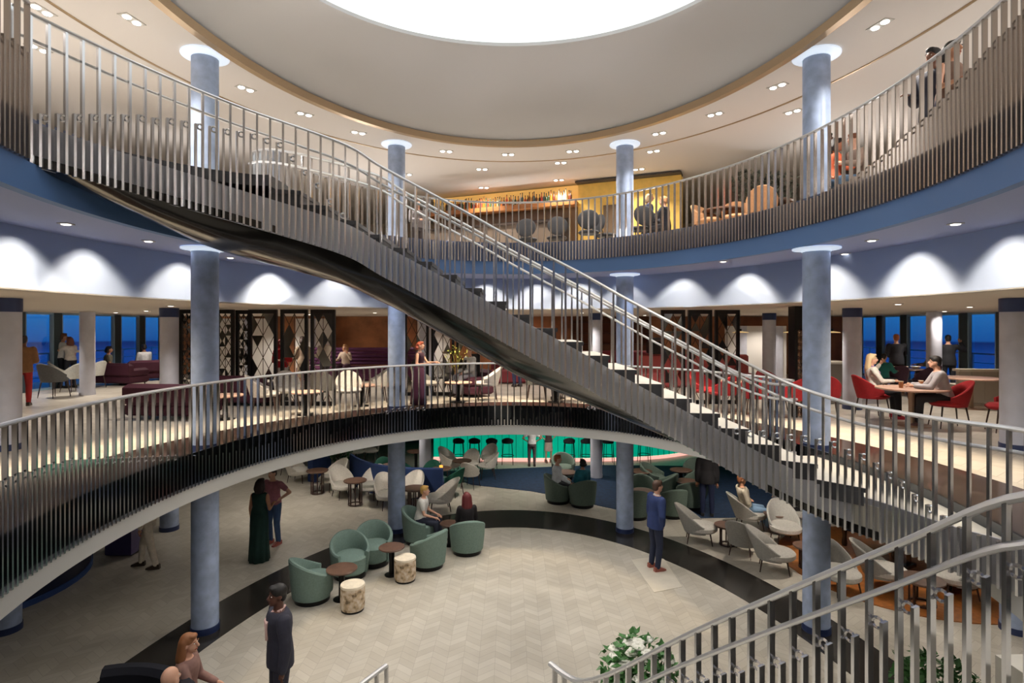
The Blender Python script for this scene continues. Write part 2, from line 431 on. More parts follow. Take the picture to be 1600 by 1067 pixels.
def balustrade(name, label, path, rail_h, hshort, mfin=M_STEEL, mrail=M_STEEL2, step=.075, handrail=None, panel=None, thick=.024, depth=.042, side=1, cat='railing', nind=100, rail_r=.028, root=None, zmin=-9):
    """path points carry the height of the fin foot; hshort(s, total) is the height of the short fins"""
    pts = resample(path, step); tot = len(pts) * step
    t = root or thing(name, label, cat)
    k = len(pts); fins = []
    for i, p in enumerate(pts):
        tg = pts[min(i + 1, k - 1)] - pts[max(i - 1, 0)]; tg.z = 0; tg.normalize()
        rz = math.atan2(tg.y, tg.x)
        if i % 2 == 0: h, ring = rail_h, False
        else:
            h, ring = hshort(i * step, tot), True
            if h <= .5: ring = False
            h = max(.08, round(h / .03) * .03)
        if p.z < zmin: h -= zmin - p.z; p = Vector((p.x, p.y, zmin))
        fins.append((p, rz, h, ring))
    order = sorted(range(k), key=lambda i: (0 if visible(fins[i][0]) else 1, fins[i][0].y))
    rest = MB()
    for n, i in enumerate(order):
        p, rz, h, ring = fins[i]
        ms_ = [fin_mesh(h, False, thick, depth, mfin, side)] + ([fin_mesh(h, True, thick, depth, mfin, side)] if ring else [])
        if n < nind:
            o = obj('baluster', ms_[0], t, p, rz)
            if ring: obj('ring', ms_[1], o)
        else:
            T = Matrix.Translation(p) @ Matrix.Rotation(rz, 4, 'Z')
            for me in ms_: rest.add([T @ v.co for v in me.vertices], [tuple(f.vertices) for f in me.polygons])
    if rest.v: rest.build('baluster', mfin, t, kind='stuff')
    up = [p + Vector((0, 0, rail_h)) for p in pts]
    sec = [(math.cos(a) * rail_r, math.sin(a) * rail_r * .8) for a in [2 * PI * j / 8 for j in range(8)]]
    q = MB(); q.sweep(up, sec); q.build('top_rail', mrail, t, True)
    if handrail:
        dz, off = handrail
        q = MB(); q.sweep([p + Vector((0, 0, rail_h - dz)) for p in pts], [(a * .85 + off, b * .85) for a, b in sec]); q.build('handrail', mrail, t, True)
    if panel:
        h0, h1, off, pm = panel
        q = MB(); q.sweep(pts, [(off, h0), (off + .02, h0), (off + .02, h1), (off, h1)]); q.build('kick_panel', pm, t, True)
    return t
wave = lambda s, T: .36 + .62 * (.5 + .5 * math.cos(2 * PI * s / 8.4))
M_BRONZE = mat('warm dark steel', srgb(182, 172, 164), .24, metal=.8)
# ring of the middle deck: from the left, round the back, to the foot of the stairs
def ring_path(a0, a1, z, k=-.09, n=60):
    out = []
    for i in range(n + 1):
        a = a0 + (a1 - a0) * i / n; e = ell(EO, a, k); out.append(Vector((e.x, e.y, z)))
    return out
aN = lambda y: math.acos(max(-1, min(1, (y - EO[1]) / EO[3])))
balustrade('railing', 'curved middle deck railing of polished steel fins, sweeping from far left round the back', ring_path(-aN(2.6), aN(9.0), 2.51), 1.46, lambda s, T: .30 + .68 * (.5 + .5 * math.cos(2 * PI * (s - 2.6) / 9.5)) if s < 9 else .34 + .2 * math.sin(s * 1.3), mfin=M_CHROME)
balustrade('railing', 'curved upper deck railing of dark steel fins on the right and back', ring_path(aN(3.4), -aN(9.9), 6.35), 1.37, lambda s, T: .40 + .75 * max(0, (.5 + .5 * math.cos(2 * PI * (s - .9) / 9.0))) if s < 6 else .42, mfin=M_BRONZE)
balustrade('railing', 'upper deck railing end at the top left beside the stair head', ring_path(-aN(5.25), -aN(2.4), 6.35), 1.43, wave, mfin=M_BRONZE)

# ------------------------------------------------------------------ the great staircase
NEAR = [(-4.60, 5.30, 1.55), (-4.08, 6.3, 1.456), (-3.31, 7.05, 1.277), (-2.17, 7.4, .946), (-1.65, 7.5, .655), (-.6, 7.5, .09), (0, 7.45, -.25), (.9, 7.3, -.74), (1.43, 7.22, -1.05), (2.04, 7.1, -1.39), (2.6, 7.0, -1.71), (3.24, 6.8, -2.06), (3.72, 6.45, -2.25), (3.95, 6.1, -2.29), (4.11, 5.42, -2.29), (4.34, 4.89, -2.29), (4.3, 4.0, -2.29), (4.0, 3.2, -2.29)]
FAR = [(-4.35, 9.75, 1.55), (-3.95, 9.35, 1.47), (-3.25, 9.0, 1.277), (-2.1, 8.9, .946), (-1.6, 8.9, .655), (-.55, 8.9, .09), (.05, 8.9, -.25), (.95, 8.8, -.74), (1.5, 8.75, -1.05), (2.1, 8.7, -1.39), (2.7, 8.65, -1.71), (3.32, 8.6, -2.06), (3.85, 8.62, -2.25), (4.35, 8.75, -2.29)]
NEARW = [Vector((x, y, z + CZ)) for x, y, z in NEAR]; FARW = [Vector((x, y, z + CZ)) for x, y, z in FAR]
def short_stair(s, T):
    f = s / T
    if f < .28: return .42 + .75 * math.sin(PI * min(1, f / .22) * .5) if f < .2 else .3 + .87 * max(0, (.28 - f) / .08)
    if f < .6: return .42
    return .42 + .5 * (1 - math.cos(2 * PI * (f - .6) / .25)) / 2
ns = balustrade('railing', 'near side stair railing of steel fins descending from upper left to lower right', NEARW, 1.42, short_stair, handrail=(.21, .07), panel=(.0, .42, .045, M_PANEL), nind=100)
balustrade('railing', 'far side stair railing of steel fins seen behind the steps', FARW, 1.42, lambda s, T: .42, handrail=(.21, -.07), panel=(.0, .42, -.06, M_PANEL), nind=60)
st = thing('staircase', 'grand staircase with pale treads and black gloss underside crossing the atrium', 'staircase')
def at_x(path, x):
    for a, b in zip(path, path[1:]):
        if (a.x - x) * (b.x - x) <= 0 and abs(a.x - b.x) > 1e-6:
            return a.lerp(b, (x - a.x) / (b.x - a.x))
    return path[0] if abs(path[0].x - x) < abs(path[-1].x - x) else path[-1]
NS, FS = resample(NEARW[:14], .05), resample(FARW, .05)
nst = 22; x0, x1 = -3.02, 3.86; rz_ = (Z2 - Z1) / nst; run = (x1 - x0) / (nst - 1)
for i in range(nst - 1):
    z = Z2 - rz_ * (i + 1); xa, xb = x0 + run * i, x0 + run * (i + 1) + .02
    na, nb, fa, fb = at_x(NS, xa), at_x(NS, xb), at_x(FS, xa), at_x(FS, xb)
    q = MB()
    poly = [(xa, na.y + .06), (xb, nb.y + .06), (xb, fb.y - .08), (xa, fa.y - .08)]
    q.prism(poly, z - .05, z); q.m = [1, 0] + [1] * (len(q.f) - 2)
    q.prism([(xa + .0, na.y + .07), (xb - .02, nb.y + .07), (xb - .02, fb.y - .09), (xa, fa.y - .09)], z - rz_ - .02, z - .05, 1)
    q.build('tread', [M_TREAD, M_RISER], st)
# landings
top = [(p.x, p.y) for p in resample([p for p in NEARW[:4]], .2) if p.x < x0]
topf = [(p.x, p.y) for p in resample([p for p in FARW[:4]], .2) if p.x < x0]
ringl = [(ell(EO, -a).x - .02, ell(EO, -a).y) for a in [aN(9.6), aN(9), aN(8.3), aN(7.6), aN(7.), aN(6.3), aN(5.6)]]
q = MB(); q.prism([(x0, at_x(NS, x0).y + .05)] + [(x - .08, y + .07) for x, y in top[::-1]] + ringl[::-1] + [(x + .03, y - .05) for x, y in topf] + [(x0, at_x(FS, x0).y - .05)], Z2 - .14, Z2 - .002); q.m[0] = 0; q.m[1] = 1; q.m[2:] = [0] * len(q.m[2:]); q.build('landing', [M_RISER, M_TREAD], st)
rr = [(ell(EO, a).x + .02, ell(EO, a).y) for a in [aN(5.0), aN(5.6), aN(6.3), aN(7.), aN(7.6), aN(8.3), aN(8.7)]]
q = MB(); q.prism([(x1 - .1, at_x(NS, x1 - .1).y + .1), (4.0, 6.1), (4.17, 5.45), (4.38, 5.0)] + rr + [(4.3, 8.7), (x1 - .1, 8.55)], Z1 - .3, Z1 - .003); q.build('landing', M_TREAD, st)
# underside: a glossy black belly between the two stringers
q = MB(); rings = []
n = 40
NR = resample(NEARW[:14], .02); FR = resample(FARW, .02)
for i in range(n + 1):
    t = i / n
    a = NR[int(t * (len(NR) - 1))]; b = FR[int(t * (len(FR) - 1))]
    sag = .56 * min(1, (t + .04) / .12) ** .6 if t < .55 else max(.04, .56 - .56 * (t - .55) / .28)
    row = []
    for j in range(9):
        u = j / 8; p = a.lerp(b, u); w = math.sin(min(1, u * 1.5) * PI / 2)
        row.append((p.x, p.y + (.05 if j == 0 else -.05 if j == 8 else 0), p.z - sag * w * .76 + .01))
    up = [(b.x, b.y - .05, b.z + .1), (a.x, a.y + .05, a.z + .1)]
    rings.append(row + up)
q.loft(rings); q.build('underside', M_BLACKG, st, True)

# ------------------------------------------------------------------ stairs down to the ground floor, nearest the camera
dn = thing('staircase', 'flight of pale steps from the near right corner down to the ground floor', 'staircase')
A, B = Vector((2.57, 2.9, 0)), Vector((.76, 6.1, 0)); L = Vector((-1.5, 3.2, 0)); Lb = Vector((-1.38, 6.3, 0))
nr = 16
for i in range(nr):
    z = Z1 - (Z1 / (nr + 1)) * (i + 1); t0, t1 = i / nr, (i + 1) / nr
    a0, a1 = A.lerp(B, t0), A.lerp(B, t1); c0 = Vector((.95, 2.0, 0)).lerp(Lb, t0); c1 = Vector((.95, 2.0, 0)).lerp(Lb, t1)
    q = MB(); q.prism([(c0.x, c0.y), (a0.x, a0.y), (a1.x, a1.y), (c1.x, c1.y)], z - .2, z); q.build('tread', M_TREAD, dn)
q = MB(); q.prism([(2.93, .9), (4.9, .9), (4.6, 3.1), (3.35, 3.42), (2.86, 3.40)], Z1 - .5, Z1 + .0); q.build('landing', M_TREAD, dn)
up = lambda v, z: Vector((v.x, v.y, z))
BE = Vector((.60, 6.32, 0))
balustrade('railing', 'nearest stair railing in the lower right corner, thick twin steel rails over ringed fins', [Vector((3.1, 2.1, 2.86)), Vector((2.85, 2.5, 2.86)), up(A, 2.80), up(A.lerp(B, .16), 2.36), up(A.lerp(B, .4), 1.67), up(A.lerp(B, .62), 1.02), up(A.lerp(B, .85), .30), up(B, -.09), up(BE, -.16), up(Vector((.42, 6.6, 0)), -.17)], 1.15, lambda s, T: .73 + .06 * math.sin(s * 2.1), handrail=(.235, .03), step=.085, rail_r=.036, thick=.02, depth=.06, zmin=.0)
balustrade('railing', 'short railing end poking up at the bottom edge left of centre', [Vector((-1.36, 6.3, .008)), Vector((-1.53, 6.0, .008)), Vector((-1.85, 5.4, .008)), Vector((-2.1, 4.8, .008))], 1.1, lambda s, T: .5, step=.075, nind=60)
# ------------------------------------------------------------------ furniture kit: each kind is a list of parts, each part a shared mesh
KIT = {}
def cm(rgb, rough=.6, **k):
    key = 'colour %d %d %d %d' % (*rgb, int(rough * 100))
    return mat(key, srgb(*rgb), rough, **k)
def fab(rgb): return mat('fabric %d %d %d' % rgb, srgb(*rgb), .85, noise=.10, nscale=30, bump=.15, bscale=220)
M_WOODT = mat('dark walnut', srgb(98, 74, 62), .35, noise=.25, nscale=10)
M_DKLEG = mat('espresso wood', srgb(58, 40, 34), .4)
M_BLKM = mat('black metal', srgb(24, 24, 26), .35, metal=.6)
M_PINKT = mat('rosy beech top', srgb(206, 168, 150), .4, noise=.1, nscale=7)

def shell(span, r0, r1, z0, hb, hf, th, pw=1.4, n=30, lean=0., flat=0.):
    """wrap-round chair back: span in degrees round the rear, hb height at the back, hf at the arm ends"""
    m = MB(); rings = []
    for i in range(n + 1):
        u = i / n * 2 - 1; a = R(span / 2) * u; c = (1 - abs(u) ** pw)
        s_, k_ = math.sin(a), -math.cos(a)
        top = hf + (hb - hf) * (math.cos(abs(u) * PI) * .5 + .5) ** .8
        ends = 1.
        def pt(r, z):
            lz = (z - z0) * lean
            return (s_ * r, k_ * r * (1 - flat) - lz * max(0, -k_), z)
        ro = lambda z: r0 + (r1 - r0) * (z - z0) / max(.01, hb - z0)
        rings.append([pt(ro(z0), z0), pt(ro((z0 + top) / 2) + .005, (z0 + top) / 2), pt(ro(top), top - th * .4), pt(ro(top) - th * .25, top - .004), pt(ro(top) - th * .75, top - .004), pt(ro(top) - th, top - th * .4), pt(ro((z0 + top) / 2) - th, (z0 + top) / 2), pt(ro(z0) - th, z0)])
    return m.loft(rings)
def pad(r, z0, z1, n=24, ax=1., ay=1., c=(0, 0)):
    b = min(.04, (z1 - z0) * .45, r * .3)
    return MB().lathe([(.001, z0), (r - b, z0), (r, z0 + b), (r, z1 - b), (r - b, z1), (r * .5, z1 + .012), (.001, z1 + .015)], n, (c[0], c[1], 0), ax=ax, ay=ay, cap=False)
def leg(x, y, z, sp=.06, r0=.018, r1=.010, m=None):
    q = MB(); l = math.hypot(x, y); q.tube([(x, y, z), (x + x / l * sp, y + y / l * sp, 0)], [r0, r1], 8); return q
def kit(kind, *col):
    key = (kind,) + col
    if key in KIT: return KIT[key]
    parts = []                                       # (name, mesh, parent index or None)
    def add(nm, mb, m, par=None, smooth=True):
        parts.append((nm, mb.mesh(nm, m, smooth), par)); return len(parts) - 1
    if kind == 'tub':
        f = fab(col[0])
        add('back_shell', shell(262, .34, .40, .09, .78, .50, .075, n=36), f)
        add('seat_cushion', pad(.31, .10, .43, ay=1.05, c=(0, .03)), f)
        add('plinth', MB().lathe([(.30, 0), (.31, .09)], 28), M_BLKM)
    elif kind == 'lounge':                           # low upholstered shell chair on splayed legs
        f = fab(col[0]); g = fab(col[1] if len(col) > 1 else col[0])
        add('back_shell', shell(236, .30, .40, .24, .84, .40, .05, n=36, lean=.22), f)
        add('seat_cushion', pad(.33, .26, .41, ay=1.1, c=(0, .05)), g)
        for x, y in ((-.2, .24), (.2, .24), (-.18, -.2), (.18, -.2)): add('leg', leg(x, y, .27), M_DKLEG)
    elif kind == 'dining':
        f = fab(col[0]); g = fab(col[1] if len(col) > 1 else col[0])
        add('back_shell', shell(225, .25, .31, .38, .84, .56, .045, n=32, lean=.12), f)
        add('seat_cushion', pad(.27, .38, .48, ay=1.05, c=(0, .03)), g)
        for x, y in ((-.17, .19), (.17, .19), (-.16, -.17), (.16, -.17)): add('leg', leg(x, y, .39, .07, .016, .009), M_DKLEG if len(col) < 3 else M_BLKM)
    elif kind == 'oval':                             # chair with a separate round backrest
        f = fab(col[0])
        add('seat_cushion', pad(.25, .42, .50), f)
        q = MB(); q.ball((0, 0, 0), (.25, .035, .24), 20, M=Matrix.Rotation(R(-10), 4, 'X')); q2 = MB().join(q, Matrix.Translation((0, -.25, .72))); add('backrest', q2, f)
        
        for x in (-1, 1): q = MB(); q.tube([(x * .12, -.2, .45), (x * .13, -.26, .62)], .012); add('back_post', q, M_BLKM)
        for x, y in ((-.17, .17), (.17, .17), (-.16, -.17), (.16, -.17)): add('leg', leg(x, y, .43, .05, .014, .009), M_BLKM)
    elif kind == 'pedtable':
        h, r, top, ped = col[0], col[1], col[2], col[3]
        mt = {'walnut': M_WOODT, 'pink': M_PINKT}[top]; mp = {'black': M_BLKM, 'oak': mat('oak pedestal', srgb(150, 122, 100), .45, noise=.15, nscale=8)}[ped]
        add('table_top', MB().lathe([(.001, h - .035), (r - .015, h - .035), (r, h - .02), (r, h - .006), (r - .006, h), (.001, h)], 36, cap=False), mt)
        add('pedestal', MB().lathe([(.055, .02), (.05, h * .5), (.06, h - .035)], 20), mp)
        add('base', MB().lathe([(r * .55, 0), (r * .55, .012), (.07, .03)], 28), mp)
    elif kind == 'rodtable':
        h, r, nl = col[0], col[1], col[2]
        add('table_top', MB().lathe([(.001, h - .04), (r - .015, h - .04), (r, h - .02), (r, h - .006), (r - .006, h), (.001, h)], 36, cap=False), M_WOODT)
        for k in range(nl):
            a = 2 * PI * k / nl + .3; q = MB(); q.box((math.cos(a) * r * .55, math.sin(a) * r * .55, h / 2 - .01), (.028, .028, h - .04), a); add('leg', q, M_DKLEG)
        q = MB(); q.lathe([(r * .5, .02), (r * .5, .045), (r * .62, .045), (r * .62, .02)], 28, cap=False); add('foot_ring', q, M_DKLEG)
    elif kind == 'drum':
        ms = mat('mottled ivory fabric', srgb(206, 190, 164), .8)
        if not ms.get('done'):
            ms['done'] = 1; nt = ms.node_tree; tc = nt.nodes.new('ShaderNodeTexCoord'); n1 = nt.nodes.new('ShaderNodeTexVoronoi'); n1.inputs['Scale'].default_value = 9
            n2 = nt.nodes.new('ShaderNodeTexNoise'); n2.inputs['Scale'].default_value = 11; n2.inputs['Detail'].default_value = 6; r = nt.nodes.new('ShaderNodeValToRGB')
            for e, (p, c) in zip((r.color_ramp.elements[0], r.color_ramp.elements[1], r.color_ramp.elements.new(.5)), ((.35, srgb(110, 94, 74)), (.62, srgb(232, 220, 198)), (.48, srgb(190, 168, 138)))): e.position = p; e.color = (*c, 1)
            nt.links.new(tc.outputs['Object'], n2.inputs['Vector']); nt.links.new(n2.outputs['Fac'], r.inputs['Fac']); nt.links.new(r.outputs['Color'], nt.nodes['Principled BSDF'].inputs['Base Color'])
        add('drum_body', MB().lathe([(.19, .03), (.205, .08), (.205, .37), (.2, .40)], 32), ms)
        add('seat_pad', MB().lathe([(.2, .395), (.208, .41), (.2, .44), (.1, .45), (.001, .45)], 32, cap=False), mat('ivory seat pad', srgb(225, 214, 194), .8, noise=.12, nscale=12))
        add('plinth', MB().lathe([(.19, 0), (.19, .03)], 28), M_BLKM)
    elif kind == 'barstool':
        q = MB(); q.lathe([(.001, .74), (.19, .74), (.21, .77), (.2, .80), (.001, .81)], 24, cap=False); add('seat', q, fab((30, 34, 38)))
        add('back', shell(170, .2, .22, .78, .96, .86, .035, n=20), fab((30, 34, 38)))
        for x, y in ((-.15, .15), (.15, .15), (-.15, -.15), (.15, -.15)): add('leg', leg(x, y, .75, .06, .014, .012), M_BLKM)
        q = MB(); q.lathe([(.2, .28), (.2, .3), (.225, .3), (.225, .28)], 24, cap=False); add('foot_ring', q, M_BLKM)
    elif kind == 'sofa':
        w, f = col[1], fab(col[0])
        add('base', MB().box((0, 0, .20), (w, .78, .24), bev=.05), f)
        add('backrest', MB().box((0, -.33, .52), (w, .2, .46), bev=.08), f)
        for sx in (-1, 1): add('armrest', MB().box((sx * (w / 2 - .09), .02, .43), (.18, .74, .28), bev=.07), f)
        nsd = 2 if w > 1.3 else 1; cw = (w - .38) / nsd
        for k in range(nsd): add('seat_cushion', MB().box((-(w - .38) / 2 + cw * (k + .5), .06, .38), (cw - .01, .60, .14), bev=.04), f)
        for x in (-w / 2 + .1, w / 2 - .1):
            for y in (-.3, .3): add('leg', leg(x, y, .09, .01, .02, .014), M_DKLEG)
    KIT[key] = parts
    return parts
def place(kind, name, label, cat, loc, face=0., group=None, scale=1.):
    t = thing(name, label, cat, loc, face, group); t.scale = (scale,) * 3
    made = []
    for nm, me, par in kit(*kind):
        made.append(obj(nm, me, made[par] if par is not None else t))
    return t

# ------------------------------------------------------------------ people
SKIN = {'light': (222, 172, 146), 'tan': (196, 142, 112), 'brown': (120, 78, 58), 'dark': (92, 58, 46)}
def remesh(mb, v, sm=3):
    me = mb.mesh('tmp', M_BEZEL); o = bpy.data.objects.new('tmp', me); COL.objects.link(o)
    r = o.modifiers.new('r', 'REMESH'); r.mode = 'VOXEL'; r.voxel_size = v
    s = o.modifiers.new('s', 'SMOOTH'); s.factor = .5; s.iterations = sm
    dg = bpy.context.evaluated_depsgraph_get(); ev = o.evaluated_get(dg); out = bpy.data.meshes.new_from_object(ev)
    bpy.data.objects.remove(o); bpy.data.meshes.remove(me)
    q = MB(); q.v = [tuple(x.co) for x in out.vertices]; q.f = [tuple(p.vertices) for p in out.polygons]; q.m = [0] * len(q.f)
    bpy.data.meshes.remove(out)
    return q
def limb(q, a, b, ra, rb, n=10):
    a, b = Vector(a), Vector(b); q.tube([a, a.lerp(b, .35), b], [ra, (ra * .62 + rb * .38) * 1.04, rb], n); q.ball(a, ra, n); q.ball(b, rb, n)
def oval(c, rx, ry, up, fw, n=16):
    up = up.normalized(); fw = (fw - up * fw.dot(up)).normalized(); rt = fw.cross(up)
    return [c + rt * (rx * math.cos(2 * PI * j / n)) + fw * (ry * math.sin(2 * PI * j / n)) for j in range(n)]
PEOPLE = 0
def person(label, loc, face, pose='stand', skin='light', top=(230, 230, 230), bottom=(40, 44, 60), hair=(50, 34, 26), shoes=(40, 34, 32), h=1.76, fem=False, hairlen=0, arms=('down', 'down'), sleeve='long', garment='trousers', lean=4, yaw=0, coat=False, v=None, shirt=None, seat=.47, stride=0., bald=False, group=None, legs=None):
    """one figure: a skin body in one piece, with clothes, shoes and hair as children. Local +Y is the way the figure faces."""
    global PEOPLE; PEOPLE += 1
    k = h / 1.76; d = math.hypot(loc[0], loc[1]); v = v or (.0125 if d < 9 else .017 if d < 15 else .024)
    V = Vector
    sit = pose == 'sit'
    hz = (seat + .09) if sit else .93 * k
    ln = R(lean); spine = V((0, math.sin(ln), math.cos(ln)))
    hip = V((0, 0, hz)); TL = .50 * k
    neck = hip + spine * TL; up2 = V((0, math.sin(ln * .4), math.cos(ln * .4)))
    head = neck + up2 * .17 * k + V((0, .015, 0))
    fwd = V((0, 1, 0)); sw = (.165 if fem else .190) * k; hw = (.095 if not fem else .10) * k
    sh = {-1: neck + V((-sw, -.01, -.055 * k)), 1: neck + V((sw, -.01, -.055 * k))}
    J = {}
    for s in (-1, 1):
        hj = hip + V((s * hw, 0, -.03))
        if sit:
            lg = (legs or {}).get(s, 0.)
            kn = hj + V((s * .05, .42 * k, -.01 + lg * .06)); an = V((kn.x * 1.0 - s * lg * .10, kn.y + .02 + lg * .12, .075 + max(0, lg) * .12))
        else:
            st_ = stride * s
            kn = hj + V((s * .012, .03 + st_ * .18, -.42 * k)); an = V((hj.x + s * .015, st_ * .30 - (0.02 if st_ == 0 else 0), .075))
        J[s] = (hj, kn, an)
    A = {}
    for s, mode in ((-1, arms[0]), (1, arms[1])):
        S = sh[s]; ua, fa = .285 * k, .25 * k
        def pt(dirv, l): return dirv.normalized() * l
        if mode == 'down': e = S + pt(V((s * .16, -.04, -1)), ua); w = e + pt(V((s * .02, .16, -1)), fa)
        elif mode == 'pocket': e = S + pt(V((s * .36, -.22, -1)), ua); w = e + pt(V((-s * .42, .30, -.85)), fa)
        elif mode == 'lap': e = S + pt(V((s * .16, .25, -1)), ua); w = e + pt(V((-s * .30, 1, -.35)), fa)
        elif mode == 'knee': e = S + pt(V((s * .1, .5, -1)), ua); w = e + pt(V((0, 1, -.55)), fa)
        elif mode == 'fold': e = S + pt(V((s * .2, .3, -1)), ua); w = e + pt(V((-s * 1., .42, .12)), fa)
        elif mode == 'table': e = S + pt(V((s * .22, .55, -.9)), ua); w = e + pt(V((-s * .22, 1, .05)), fa)
        elif mode == 'raise': e = S + pt(V((s * .75, .5, -.35)), ua); w = e + pt(V((-s * .35, .55, .9)), fa)
        elif mode == 'face': e = S + pt(V((s * .45, .5, -.75)), ua); w = e + pt(V((-s * .55, .25, 1)), fa)
        elif mode == 'hold': e = S + pt(V((s * .2, .0, -1)), ua); w = e + pt(V((-s * .25, 1, .15)), fa)
        elif mode == 'hug': e = S + pt(V((s * .25, .9, -.45)), ua); w = e + pt(V((-s * .6, .8, .1)), fa)
        elif mode == 'hip': e = S + pt(V((s * .8, -.35, -.75)), ua); w = e + pt(V((-s * .8, .35, -.6)), fa)
        A[s] = (S, e, w)
    g = .88 if fem else 1.
    def torso(q, inf=0., lo=-.07, hi=1.):
        rs = [(-.10, .150, .105), (-.02, .168, .118), (.10, .160, .112), (.24, .138 * g, .100), (.38, .158 * g, .115 if not fem else .118), (.47, .172 * g, .112), (.53, .165 * g, .09), (.565, .10, .07)]
        R_ = []
        for z, rx, ry in rs:
            if z < lo: continue
            c = hip + spine * (z * k * .89)
            R_.append(oval(c, rx * k + inf, ry * k + inf, spine, fwd))
        q.loft(R_)
    def head_parts(q):
        M = Matrix.Rotation(-R(yaw), 4, 'Z')
        q.ball(head + V((0, -.01, .03 * k)), (.074 * k, .094 * k, .098 * k), 16)
        q.ball(head + M @ V((0, .028, -.045 * k)), (.056 * k, .062 * k, .068 * k), 14)
        q.ball(head + M @ V((0, .068, -.085 * k)), (.028 * k, .022 * k, .022 * k), 10)
        q.tube([head + M @ V((0, .082, .028)) , head + M @ V((0, .112, -.022))], [.009, .017], 8); q.ball(head + M @ V((0, .104, -.024)), .016, 8)
        for s in (-1, 1): q.ball(head + M @ V((s * .076, -.005, -.005)), (.010, .022, .034), 8)
        q.tube([neck - spine * .04, head + V((0, -.015, -.04))], [.060 * g * k, .052 * g * k], 12)
    body = MB(); torso(body); head_parts(body)
    for s in (-1, 1):
        hj, kn, an = J[s]; limb(body, hj + V((0, 0, .02)), kn, .082 * k, .052 * k); limb(body, kn, an, .054 * k, .036 * k)
        body.ball(an + V((0, -.02, -.03)), .035, 8); body.tube([an + V((0, -.02, -.035)), an + V((0, .12, -.05))], [.034, .026], 8); body.ball(an + V((0, .12, -.05)), (.034, .045, .024), 8)
        S, e, w = A[s]; limb(body, S, e, .050 * k * g, .040 * k * g); limb(body, e, w, .041 * k * g, .028 * k * g)
        hd = (w - e).normalized(); body.ball(w + hd * .055, (.030, .030, .030), 8); body.tube([w, w + hd * .05, w + hd * .085], [.026, .036, .032], 10, sx=.6)
    body = remesh(body, v * .9, 2)
    for s in (-1, 1):                                    # five fingers rooted inside each palm
        S, e, w = A[s]; hd = (w - e).normalized(); sd = hd.cross(V((0, 0, 1)) if abs(hd.z) < .8 else V((0, 1, 0))).normalized(); dn_ = hd.cross(sd) * (-1 if hd.cross(sd).z > 0 and abs(hd.z) < .8 else 1)
        for i, ln_ in enumerate((.062, .072, .068, .054)):
            o = w + hd * .075 + sd * (i - 1.5) * .016
            body.tube([o - hd * .02, o + hd * ln_ * .5 + dn_ * .006, o + hd * ln_ * .85 + dn_ * .026, o + hd * ln_ * .98 + dn_ * .04], [.0085, .008, .0075, .006], 6)
        o = w + hd * .03 - sd * .026 * s
        body.tube([o, o + hd * .03 - sd * .022 * s + dn_ * .01, o + hd * .06 - sd * .026 * s + dn_ * .02], [.010, .009, .007], 6)
    M = Matrix.Rotation(-R(yaw), 4, 'Z')
    for s in (-1, 1):                                    # face
        body.ball(head + M @ V((s * .030, .0755, .012)), (.012, .008, .0065), 8, 1); body.ball(head + M @ V((s * .030, .0815, .012)), .0052, 6, 2)
        body.tube([head + M @ V((s * .014, .089, .032)), head + M @ V((s * .032, .088, .038)), head + M @ V((s * .048, .076, .032))], [.004, .005, .003], 6, 3)
    body.tube([head + M @ V((-.024, .078, -.058)), head + M @ V((0, .092, -.054)), head + M @ V((.024, .078, -.058))], [.004, .008, .004], 8, 4)
    sk = SKIN[skin]; root = thing('person', label, 'person', loc, face, group)
    hcol = cm(hair, .55)
    body.build('body', [cm(sk, .5), cm((235, 232, 228), .3), cm((40, 28, 22), .2), hcol, cm((sk[0] * 3 // 4, sk[1] // 2, sk[2] // 2), .45)], root, 'all')
    # clothes
    q = MB(); inf = .020 if not coat else .030
    lo = -.11 if coat else -.03
    torso(q, inf, lo)
    if coat and not sit:
        q.loft([oval(hip + spine * .02, .168 * k + inf, .118 * k + inf, spine, fwd), oval(hip + V((0, 0, -.12 * k)), .172 * k + inf, .120 * k + inf, V((0, 0, 1)), fwd)])
    for s in (-1, 1):
        S, e, w = A[s]
        if sleeve == 'none': q.ball(S + V((-s * .03, 0, .0)), .055 * k * g + .008, 10); continue
        e2 = S.lerp(e, .55) if sleeve == 'short' else e
        limb(q, S, e2, .052 * k * g + inf, (.046 if sleeve == 'short' else .041) * k * g + inf * .9)
        if sleeve == 'long': limb(q, e, e.lerp(w, .93), .043 * k * g + inf * .9, .032 * k * g + inf * .7)
    q = remesh(q, v, 3); nm = 'jacket' if coat else ('dress_top' if garment in ('dress',) else 'shirt')
    tm = mat('cloth %d %d %d' % top, srgb(*top), .85, noise=.12, nscale=14); jk = q.build(nm, tm, root, 'all')
    if shirt:                                            # an open front with shirt, collar and tie below the jacket
        q = MB(); f0 = neck + V((0, .085, -.02)); f1 = hip + spine * .20 + V((0, .143 * k, 0)); c0 = neck + spine * -.10 + V((0, .161 * k, 0))
        q.loft([[f0 + V((-.055, -.02, .02)), f0 + V((.055, -.02, .02)), f0 + V((.05, -.06, .01)), f0 + V((-.05, -.06, .01))], [c0 + V((-.062, -.012, 0)), c0 + V((.062, -.012, 0)), c0 + V((.055, -.06, 0)), c0 + V((-.055, -.06, 0))], [f1 + V((-.01, .012, 0)), f1 + V((.01, .012, 0)), f1 + V((.01, -.04, 0)), f1 + V((-.01, -.04, 0))]])
        q.build('shirt_front', cm(shirt, .7), jk)
        q = MB(); q.tube([neck + V((-.06, .0, .012)), neck + V((0, .075, -.015)), neck + V((.06, .0, .012))], [.018, .022, .018], 8); q.tube([neck + V((.06, .0, .012)), neck + V((0, -.065, .03)), neck + V((-.06, 0, .012))], [.018, .02, .018], 8); q.build('collar', cm(shirt, .7), jk, True)
